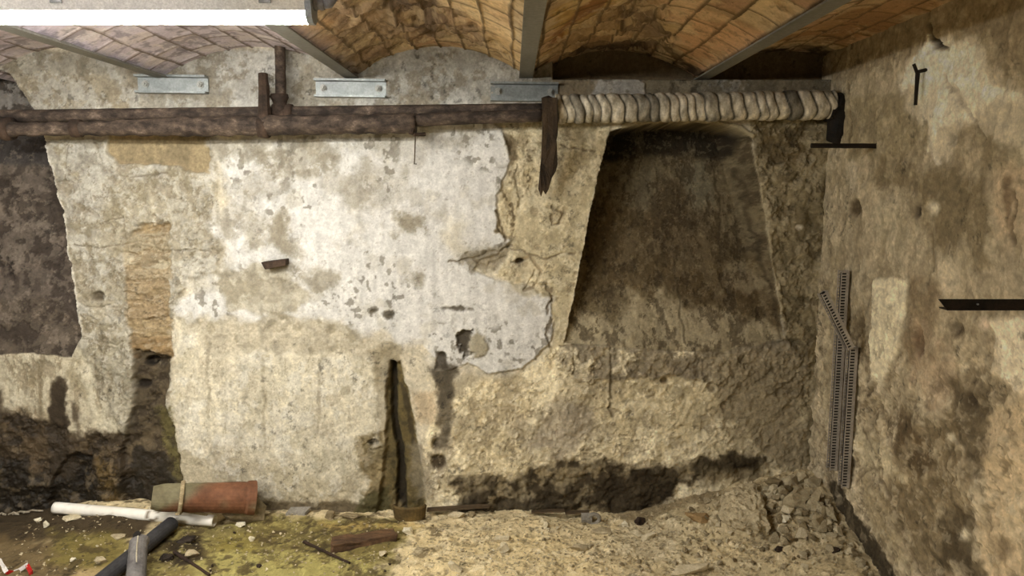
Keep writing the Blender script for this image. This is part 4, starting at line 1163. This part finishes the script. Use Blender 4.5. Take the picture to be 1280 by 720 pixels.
bm = bmesh.new(); p = c0 + Vector((.0, -.03, .036))
tube(bm, [p + Vector((.006, 0, 0)), p + Vector((.026, -.05, -.012)), p + Vector((.038, -.08, -.03)), p + Vector((.046, -.10, -.06))], .0025, 6)
tag(obj('white_wire', bm, M_WIRE), 'thin white wire over the dusty light grey pipe', 'wire')
bm = bmesh.new(); a = ground(148, 719); b = ground(163, 702)
tube(bm, [a + Vector((-.02, -.04, .02)), a + Vector((0, 0, .03)), b + Vector((0, 0, .025)), b + Vector((.02, .03, .012))], .005, 7, wob=.2, seed=55)
tag(obj('stick', bm, mat('dry_stick', (166,142,100), (120,98,66), scale=24)), 'pale curved stick beside the dark grey pipe', 'stick')
M_STICKD = mat('dark_stick', (60,44,32), (36,27,20), scale=24, bump=.4)
for (x0, y0, x1, y1, r, lab) in ((380,681,437,706,.0065,'thin dark rod slanting across the bright green moss'), (218,694,262,721,.0075,'thin dark rod lying beside the dark grey pipe')):
    bm = bmesh.new(); a, b = ground(x0, y0), ground(x1, y1)
    tube(bm, line(a + Vector((0, 0, .014)), b + Vector((0, 0, .006)), 10), lambda i, q: r * (1.1 - .4 * q), 8, wob=.15, seed=int(x0))
    tag(obj('dark_rod', bm, M_STICKD), lab, 'rod')
# dark scraps between the pipes
M_SCRAP = mat('dark_scrap', (58,48,38), (30,24,18), scale=16, rough=.7, bump=.5)
for i, (x, y, sx, sy, sz, lab) in enumerate(((232,676,.10,.07,.03,'dark crumpled scrap just below the end of the white tube'), (208,700,.07,.06,.03,'dark crumpled scrap wedged beside the dark grey pipe'))):
    bm = rock_bm(sx, sy, sz, 60 + i, 22, 2, .25); g = ground(x, y); bmesh.ops.translate(bm, verts=bm.verts[:], vec=g + Vector((0, 0, -.006)))
    tag(obj('scrap', bm, M_SCRAP), lab, 'scrap')
# barrier tape
def ribbon(bm, pts, w, th=.0012):
    rows = []
    for i, p in enumerate(pts):
        p = Vector(p); d = (Vector(pts[min(i + 1, len(pts) - 1)]) - Vector(pts[max(i - 1, 0)])).normalized()
        s = Vector((.25 * math.sin(i * .8), .35, 1)).cross(d).cross(d).normalized()
        nn = s.cross(d).normalized()
        rows.append([bm.verts.new(p + s * w / 2 + nn * th), bm.verts.new(p - s * w / 2 + nn * th), bm.verts.new(p - s * w / 2 - nn * th), bm.verts.new(p + s * w / 2 - nn * th)])
    for A, B in zip(rows[:-1], rows[1:]):
        for k in range(4): bm.faces.new((A[k], A[(k + 1) % 4], B[(k + 1) % 4], B[k]))
    bm.faces.new(rows[0]); bm.faces.new(rows[-1])
M_TW = mat('tape_white', (236,230,224), (214,206,198), scale=20, rough=.4, bump=.05)
M_TR = mat('tape_red', (196,44,36), (160,30,26), scale=20, rough=.4, bump=.05)
Yt = ground(20, 716).y
tp = [onY(x, y, Yt - .02 * math.sin(x * .2)) for x, y in ((-14,694),(0,701),(4,708),(8,715),(16,716),(24,713),(30,709),(34,706),(38,714),(40,722),(46,732))]
t = empty('barrier_tape', ground(18, 719), 'crumpled red and white barrier tape at the lower left edge', 'tape')
for nm, m_, sl in (('white_stripe', M_TW, (0, 4)), ('red_stripe', M_TR, (3, 5)), ('white_stripe', M_TW, (4, 8)), ('red_stripe', M_TR, (7, 11))):
    bm = bmesh.new(); P = []
    for A, B in zip(tp[sl[0]:sl[1]][:-1], tp[sl[0]:sl[1]][1:]): P += line(A, B, 3)[:-1]
    P.append(tp[sl[1] - 1]); ribbon(bm, P, .017)
    obj(nm, bm, m_, t)
# pale twigs on the far left
M_TWIG = mat('pale_twig', (176,166,146), (130,118,98), scale=24, bump=.3)
tl = ['pale twig lying at far left, the one pointing to the tube end', 'pale forked-looking twig at the far left edge', 'short pale twig at far left nearest the wall foot', 'pale twig lying at the left edge below the others']
for i, (x0, y0, x1, y1, r) in enumerate(((28,626,54,640,.0045), (14,628,36,624,.005), (8,617,22,616,.005), (-4,646,8,643,.006))):
    bm = bmesh.new(); a, b = ground(x0, y0), ground(x1, y1)
    tube(bm, [a + Vector((0, 0, .006)), a.lerp(b, .4) + Vector((.0, .01, .012)), a.lerp(b, .7) + Vector((0, 0, .010)), b + Vector((0, 0, .006))], [r * .7, r, r * 1.1, r * .8], 7, wob=.25, seed=70 + i)
    tag(obj('twig', bm, M_TWIG), tl[i], 'twig')

# ================================================================== ALONG THE FOOT OF THE WALL
M_SLATE = mat('grey_slate', (150,144,132), (124,118,106), scale=20, rough=.8)
bm = bmesh.new()
A = [bm.verts.new(ground(x, y) + Vector((0, 0, z))) for x, y, z in ((357,645,.012), (381,645,.014), (389,638,.030), (364,638,.026))]
B = [bm.verts.new(v.co - Vector((0, 0, .014))) for v in A]
bm.faces.new(A); bm.faces.new(B)
for i in range(4): bm.faces.new((A[i], A[(i + 1) % 4], B[(i + 1) % 4], B[i]))
tag(obj('slate_piece', bm, M_SLATE), 'flat grey slate piece on the moss at the foot of the white wall', 'slate')
M_PLANK = mat('old_board', (96,80,58), (60,48,34), (128,112,88), scale=7, rough=.9, bump=.5, stretch=(.4, 3, 3))
for x0, y0, x1, y1, th, lab, nm in ((534,637,612,632,.010,'thin old board lying along the wall foot right of the mossy channel','board'), (664,640,705,638,.006,'thin dark splinter of board along the wall foot, middle of the wall','board'), (706,641,736,640,.005,'short thin splinter of board in front of the hollow block','board')):
    a, b = ground(x0, y0), ground(x1, y1); a.y = b.y = D - (.030 if th > .008 else .05)
    a.z = onY(x0, y0, a.y).z; b.z = onY(x1, y1, a.y).z
    d = b - a; bm = bmesh.new()
    vs = box(bm, (a + b) / 2, (d.length, .03, th), Matrix.Rotation(-math.atan2(d.z, d.x), 3, 'Y'))
    bmesh.ops.subdivide_edges(bm, edges=bm.edges[:], cuts=5, use_grid_fill=True)
    for v in bm.verts: v.co += Vector((.002, .002, .002)) * mnoise.noise(v.co * 25)
    tag(obj(nm, bm, M_PLANK), lab, 'board')
# hollow block stub
M_MORTAR = mat('grey_mortar', (196,182,150), (158,144,114), (214,202,172), scale=16, rough=.95, bump=.7)
M_MORTD = mat('brown_mortar', (158,142,110), (120,106,78), scale=16, rough=.95, bump=.7)
M_PALE = mat('pale_stone', (214,202,172), (184,170,138), scale=18, rough=.9, bump=.4)
M_WHITE = mat('white_chip', (236,228,204), (208,198,170), scale=18, rough=.85, bump=.3)
M_BRICK = mat('brick_tan', (178,150,108), (150,124,86), scale=14, rough=.9, bump=.5)
t = empty('hollow_block', ground(737, 641), 'small hollow block stub with a dark hole at the wall foot', 'block')
bm = bmesh.new(); a = onY(727, 636, D - .10); b = onY(748, 636, D - .10)
a.z = b.z = gz(a.x, D - .1) + .022
tube(bm, line(a, a.lerp(b, .6), 6), .024, 8, wob=.1, seed=81)
obj('stub', bm, M_SLATE, t)
bm = bmesh.new(); p = a.lerp(b, .72)
ring = [p + Vector((.026 * math.cos(q), -.012, .024 * math.sin(q))) for q in [2 * math.pi * i / 16 for i in range(17)]]
tube(bm, ring, .010, 8, caps=False, wob=.1, seed=82)
obj('mouth', bm, M_SLATE, t)
# drain socket at the foot of the mossy channel
bm = bmesh.new(); c = onY(512, 634, D - .055)
def half(rad, z, y0=0): return [c + Vector((rad * math.cos(q), -rad * .62 * math.sin(q) + y0, z)) for q in [math.pi * i / 14 for i in range(15)]]
prof = ((.074, -.05), (.082, .010), (.074, .018), (.062, .010), (.058, -.05))
rows = [[bm.verts.new(p) for p in half(r_, z_)] for r_, z_ in prof]
for k in range(len(rows)):
    A, B = rows[k], rows[(k + 1) % len(rows)]
    for i in range(14): bm.faces.new((A[i], A[i + 1], B[i + 1], B[i]))
bm.faces.new([r_[0] for r_ in rows]); bm.faces.new([r_[-1] for r_ in rows])
tag(obj('drain_socket', bm, mat('mossy_clay', (112,92,52), (74,60,34), scale=14, rough=.8, bump=.5)), 'round-lipped mossy drain socket at the bottom of the wet wall channel', 'drain')
# sunken brown plank in the moss
a, b = ground(412, 690), ground(495, 674)
d = b - a; bm = bmesh.new()
R3 = Matrix.Rotation(math.atan2(d.y, d.x), 3, 'Z')
box(bm, (a + b) / 2 + Vector((0, .02, .008)), (d.length * .98, .075, .045), R3, .004)
bmesh.ops.subdivide_edges(bm, edges=bm.edges[:], cuts=4, use_grid_fill=True)
for v in bm.verts: v.co += Vector((.010, .010, .008)) * mnoise.fractal(v.co * 20, 1, 2, 3)
tag(obj('broken_plank', bm, mat('wet_brown_wood', (112,84,58), (58,42,28), (136,106,74), scale=8, rough=.8, bump=.6, stretch=(.6, 2, 2))), 'brown broken plank sunk in the moss, crossed by a thin rod', 'plank')

# ================================================================== RUBBLE
def stone(x, y, sx, sy, sz, m_, seed, label, cat='stone', name='rubble_stone', group=None, n=14, detail=1, rough=.12, rot=(0, 0, 0), sink=.25, lift=0):
    bm = rock_bm(sx, sy, sz, seed, n, detail, rough)
    if any(rot): bmesh.ops.rotate(bm, cent=(0, 0, sz / 2), matrix=Matrix.Rotation(rot[2], 3, 'Z') @ Matrix.Rotation(rot[0], 3, 'X') @ Matrix.Rotation(rot[1], 3, 'Y'), verts=bm.verts[:])
    z0 = min(v.co.z for v in bm.verts); g = ground(x, y)
    bmesh.ops.translate(bm, verts=bm.verts[:], vec=g + Vector((0, sy * .3 if g.y < D - .15 else -sy * .45, -z0 - sink * sz + lift)))
    return tag(obj(name, bm, m_), label, cat, group)
# the big leaning mortar slab
bm = bmesh.new()
FR = [(897,622,3.24),(912,606,3.27),(929,593,3.30),(938,604,3.29),(946,625,3.24),(953,648,3.19),(957,664,3.16),(940,662,3.15),(924,656,3.14),(905,650,3.15),(897,640,3.18)]
rr = random.Random(12)
for x, y, yy in FR:
    p = ground(x, y) + Vector((0, -.045, .03)); bm.verts.new(p + Vector((0, -.02, .01))); bm.verts.new(p + Vector((0, .03, -.06)))
for i in range(10):
    x, y = rr.uniform(906, 942), rr.uniform(618, 648); bm.verts.new(ground(x, y) + Vector((0, -.10 - .03 * rr.random(), .04 + .02 * rr.random())))
res = bmesh.ops.convex_hull(bm, input=bm.verts[:])
junk = list({g for k_ in ('geom_interior', 'geom_unused') for g in res[k_] if isinstance(g, bmesh.types.BMVert)})
if junk: bmesh.ops.delete(bm, geom=junk, context='VERTS')
for i in range(16):                                # stones set in the mortar
    x, y = rr.uniform(900, 950), rr.uniform(608, 660)
    if x > 928 + (y - 592) * .34 or x < 928 - (y - 592) * .62: continue
    p = ground(x, y) + Vector((0, -.085, .04)); e = bmesh.ops.create_icosphere(bm, subdivisions=1, radius=rr.uniform(.012, .026), matrix=Matrix.Translation(p))
me = bpy.data.meshes.new('slab'); bm.to_mesh(me); bm.free()
tmp = bpy.data.objects.new('slab', me); COL.objects.link(tmp)
md = tmp.modifiers.new('r', 'REMESH'); md.mode = 'VOXEL'; md.voxel_size = .006
bpy.context.view_layer.update()
me2 = bpy.data.meshes.new_from_object(tmp.evaluated_get(bpy.context.evaluated_depsgraph_get()))
bm = bmesh.new(); bm.from_mesh(me2); bpy.data.objects.remove(tmp)
bm.normal_update()
for v in bm.verts: v.co += v.normal * (.014 * mnoise.fractal(v.co * 20, 1, 2, 4) + .008 * mnoise.noise(v.co * 70) - .010 * max(0, mnoise.noise(v.co * 38)))
tag(obj('mortar_slab', bm, M_MORTAR), 'big rough triangular lump of mortar leaning on the rubble heap', 'rubble')
# individually placed stones: px, py of the foot, size, material, label
S = [
 (873,655,.125,.05,.045,M_BRICK,'tan brick fragment lying flat left of the big mortar lump','brick fragment',(0,.12,.1),.2),
 (997,640,.115,.09,.095,M_MORTAR,'square-faced block of mortar in the middle of the rubble heap','stone',(.1,0,.1),.15),
 (1024,642,.055,.07,.12,M_MORTAR,'tilted flat shard leaning right of the square-faced block','stone',(.2,.6,.2),.1),
 (1024,668,.05,.05,.10,M_MORTAR,'upright shard at the right front of the rubble heap','stone',(.1,-.35,.4),.15),
 (980,657,.05,.045,.038,M_WHITE,'brightest pale stone in front of the square-faced block','stone',(0,0,.3),.1),
 (979,667,.042,.04,.035,M_PALE,'pale stone just below the brightest one in the heap','stone',(0,0,.9),.15),
 (966,642,.06,.05,.05,M_MORTAR,'grey chunk between the big mortar lump and the square-faced block','stone',(.2,.2,.5),.2),
 (937,664,.045,.04,.04,M_MORTAR,'small chunk at the foot of the big mortar lump','stone',(0,.2,0),.2),
 (991,614,.075,.06,.07,M_MORTAR,'chunk at the back of the heap against the wall, left one','stone',(.2,.1,.2),.2),
 (1004,606,.06,.05,.06,M_MORTAR,'chunk at the back of the heap against the wall, middle one','stone',(.1,.4,.6),.2),
 (1020,612,.07,.06,.075,M_MORTAR,'chunk at the back of the heap in the very corner','stone',(.3,.2,.1),.2),
 (968,612,.09,.06,.05,M_MORTD,'brown lump on the heap right behind the big mortar lump','stone',(.1,.1,.1),.3),
 (1040,650,.08,.06,.06,M_MORTD,'brown chunk at the right end of the heap by the wall','stone',(.1,.3,.1),.25),
 (630,692,.05,.04,.038,M_PALE,'rounded pale stone alone on the sandy floor','stone',(0,0,.2),.15),
 (627,678,.07,.05,.03,M_PALE,'low wide pale stone behind the rounded one','stone',(0,0,.1),.35),
 (683,662,.038,.035,.035,M_PALE,'small square pale stone on the sand near the wall','stone',(0,.1,.2),.2),
 (781,657,.036,.03,.034,M_WHITE,'round whitish stone in front of the damp patch','stone',(0,0,0),.15),
 (799,653,.055,.04,.04,M_STICKD,'dark brown clod beside the round whitish stone','clod',(0,.2,.2),.2),
 (798,674,.07,.06,.020,M_PALE,'flat pale flake lying near the middle of the debris','stone',(.3,.1,.3),.1),
 (811,676,.07,.03,.022,M_PALE,'narrow pale flake propped against the flat flake','stone',(.3,-.5,.3),.1),
 (864,718,.17,.05,.035,M_PALE,'long pale stone at the bottom edge of the floor','stone',(0,-.15,.2),.2),
 (568,717,.065,.04,.035,M_PALE,'pale wedge-shaped stone at the bottom, near the moss edge','stone',(0,.3,-.4),.15),
 (573,642,.085,.05,.034,M_PALE,'pale stone wedged under the thin old board','stone',(0,0,0),.1),
 (590,641,.04,.03,.024,M_MORTD,'small brown stone under the thin old board','stone',(0,0,0),.2),
 (510,670,.05,.04,.04,M_WHITE,'whitish crumbly lump at the right end of the broken plank','stone',(0,.2,.1),.2),
 (478,696,.035,.03,.022,M_PALE,'small pale stone on the moss in front of the broken plank','stone',(0,0,0),.2),
 (145,676,.062,.05,.038,M_MORTAR,'grey pointed stone on dark moss under the white tube','stone',(0,.1,.2),.25),
 (86,652,.085,.05,.016,M_PALE,'flat pale flake under the left half of the white tube','stone',(.15,0,.1),.1),
 (46,656,.034,.03,.03,M_WHITE,'left of two white chips below the tube end','stone',(0,0,.3),.15),
 (56,660,.028,.026,.028,M_WHITE,'right of two white chips below the tube end','stone',(0,.2,.8),.15),
 (124,706,.055,.04,.026,M_MORTAR,'grey stone left of the light grey pipe, on brown soil','stone',(0,0,.1),.25),
 (90,702,.024,.02,.02,M_WHITE,'tiny bright chip on the moss between tape and grey pipes','stone',(0,0,.2),.2),
 (299,660,.05,.035,.018,M_WHITE,'flat white chip right of the white tube end','stone',(0,0,.1),.15),
 (314,677,.030,.024,.022,M_WHITE,'egg-shaped white chip on the green moss','stone',(0,0,.4),.15),
 (238,698,.06,.045,.03,M_MORTAR,'grey stone on the moss beside the thin dark rod','stone',(0,.2,.2),.2),
 (191,636,.03,.03,.024,M_PALE,'pale stone at the left mouth of the clay pipe','stone',(0,0,0),.2),
 (310,641,.22,.10,.13,M_MORTD,'dark earthen lump behind the right end of the clay pipe','clod',(0,0,.2),.3),
 (415,645,.05,.04,.045,M_MORTD,'brown lump at the wall foot right of the slate piece','clod',(0,0,.2),.3),
 (440,644,.10,.05,.045,M_MORTD,'low brown lump at the wall foot left of the drain','clod',(0,0,.1),.35),
 (323,711,.022,.02,.016,M_STICKD,'small dark pebble at the bottom of the bright moss','stone',(0,0,.1),.2),
 (900,640,.05,.05,.05,M_MORTAR,'chunk tucked against the left side of the big mortar lump','stone',(.2,.1,.1),.25),
 (975,690,.05,.04,.018,M_STICKD,'dark flat clod on the floor before the heap','clod',(0,0,.1),.3),
 (1046,692,.04,.035,.02,M_STICKD,'dark flat clod near the right wall foot','clod',(0,0,.1),.3),
 (900,700,.030,.02,.02,M_PALE,'small reddish pale chip near the long pale stone','stone',(0,.4,.9),.15),
 (726,690,.09,.06,.03,M_MORTAR,'half-buried stone in the sandy floor left of the flakes','stone',(0,.1,.4),.45),
 (752,668,.10,.06,.022,M_MORTAR,'low flat stone left of the flat pale flake','stone',(0,0,.1),.4),
]
for i, (x, y, sx, sy, sz, m_, lab, cat, rot, sink) in enumerate(S):
    stone(x, y, sx * 1.3, sy * 1.25, sz * 1.35, m_, 200 + i, lab, cat, {'brick fragment': 'brick_fragment', 'clod': 'earth_clod'}.get(cat, 'rubble_stone'), rot=rot, sink=sink * .6)
# repeated small stones: a few shapes copied
def scatter(n, region, sizes, m_list, label, group, seed, name='small_stone', sink=.3):
    r = random.Random(seed); protos = []
    for k in range(8):
        bm = rock_bm(1, r.uniform(.6, 1), r.uniform(.4, .8), seed * 10 + k, 12, 0)
        me = bpy.data.meshes.new(name); bm.to_mesh(me); bm.free(); me.materials.append(m_list[k % len(m_list)]); protos.append(me)
    made = 0
    while made < n:
        x, y = region(r)
        g = ground(x, y)
        if g.y > D - .05 or g.x > XR - .04: continue
        s_ = r.uniform(*sizes) * (1 if r.random() < .75 else 1.5)
        o = bpy.data.objects.new(name, protos[made % 8]); COL.objects.link(o)
        o.scale = (s_, s_, s_); o.rotation_euler = (r.uniform(-.35, .35), r.uniform(-.35, .35), r.uniform(0, 6.28))
        o.location = (g.x, g.y, gz(g.x, g.y) - s_ * .05)
        tag(o, label, 'stone', group); made += 1
def reg_heap(r):
    while True:
        x, y = r.uniform(850, 1085), r.uniform(612, 716)
        if y > 612 + max(0, 905 - x) * .6 and x < 1040 + (y - 620) * .6: return x, y
def reg_mid(r): return min(900, max(560, r.gauss(790, 75))), r.uniform(648, 716)
def reg_left(r): return r.uniform(6, 500), r.uniform(650, 716)
def reg_edge(r): return r.uniform(470, 720), r.uniform(646, 700)
scatter(98, reg_heap, (.016, .042), [M_MORTAR, M_MORTAR, M_MORTD, M_PALE], 'small beige rubble stone in the heap at the foot of the right corner', 'small stones of the corner heap', 31)
scatter(100, reg_mid, (.010, .030), [M_MORTAR, M_PALE, M_MORTAR, M_MORTD], 'small beige rubble stone scattered on the sandy floor before the arch', 'small stones on the sandy floor', 32)
scatter(45, reg_edge, (.008, .018), [M_MORTAR, M_PALE, M_MORTD, M_WHITE], 'small stone on the sand at the edge of the moss', 'small stones at the moss edge', 33)
scatter(45, reg_left, (.008, .018), [M_MORTD, M_PALE, M_STICKD, M_MORTAR], 'small stone lying on the mossy ground at lower left', 'small stones on the moss', 34)
def reg_corner(r):
    while True:
        x, y = r.uniform(950, 1050), r.uniform(600, 690)
        if x < 1030 + (y - 610) * .55 and not (890 < x < 962 and y > 600): return x, y
def reg_right(r):
    t_ = r.random(); return 1045 + 62 * t_ + r.uniform(-26, -4), 640 + 76 * t_ + r.uniform(-8, 8)
scatter(46, reg_corner, (.034, .075), [M_MORTAR, M_PALE, M_MORTAR, M_MORTD], 'fist-sized angular chunk of mortar in the heap filling the right corner', 'angular chunks of the corner heap', 35, 'mortar_chunk')
def reg_back(r): return r.uniform(955, 1040), r.uniform(606, 640)
scatter(30, reg_back, (.030, .060), [M_MORTAR, M_MORTAR, M_PALE, M_MORTD], 'angular chunk of mortar at the back of the corner heap, close to the wall', 'chunks at the back of the corner heap', 37, 'mortar_chunk')
scatter(34, reg_right, (.022, .046), [M_MORTAR, M_MORTAR, M_PALE, M_MORTD], 'small chunk in the row of rubble along the foot of the right wall', 'rubble along the right wall', 36, 'mortar_chunk')
# uncountable grit over the floor
bm = bmesh.new(); r = random.Random(90)
for i in range(6000):
    x = r.uniform(-2.2, 1.38); y = r.uniform(2.55, 3.36)
    if x < -.4 and r.random() < .7: continue
    s_ = r.uniform(.003, .009); p = Vector((x, y, gz(x, y) + s_ * .3))
    vs = [bm.verts.new(p + Vector((r.uniform(-1, 1), r.uniform(-1, 1), r.uniform(-.6, .8))) * s_) for _ in range(5)]
    for a_, b_, c_ in ((0, 1, 2), (0, 2, 3), (0, 3, 1), (1, 2, 4), (2, 3, 4), (3, 1, 4)): bm.faces.new((vs[a_], vs[b_], vs[c_]))
tag(obj('floor_grit', bm, M_MORTAR), 'loose grit and crumbs of mortar over the dirt floor', 'grit', kind='stuff')
for o in SC.objects:
    if '_w' in o.keys(): del o['_w']
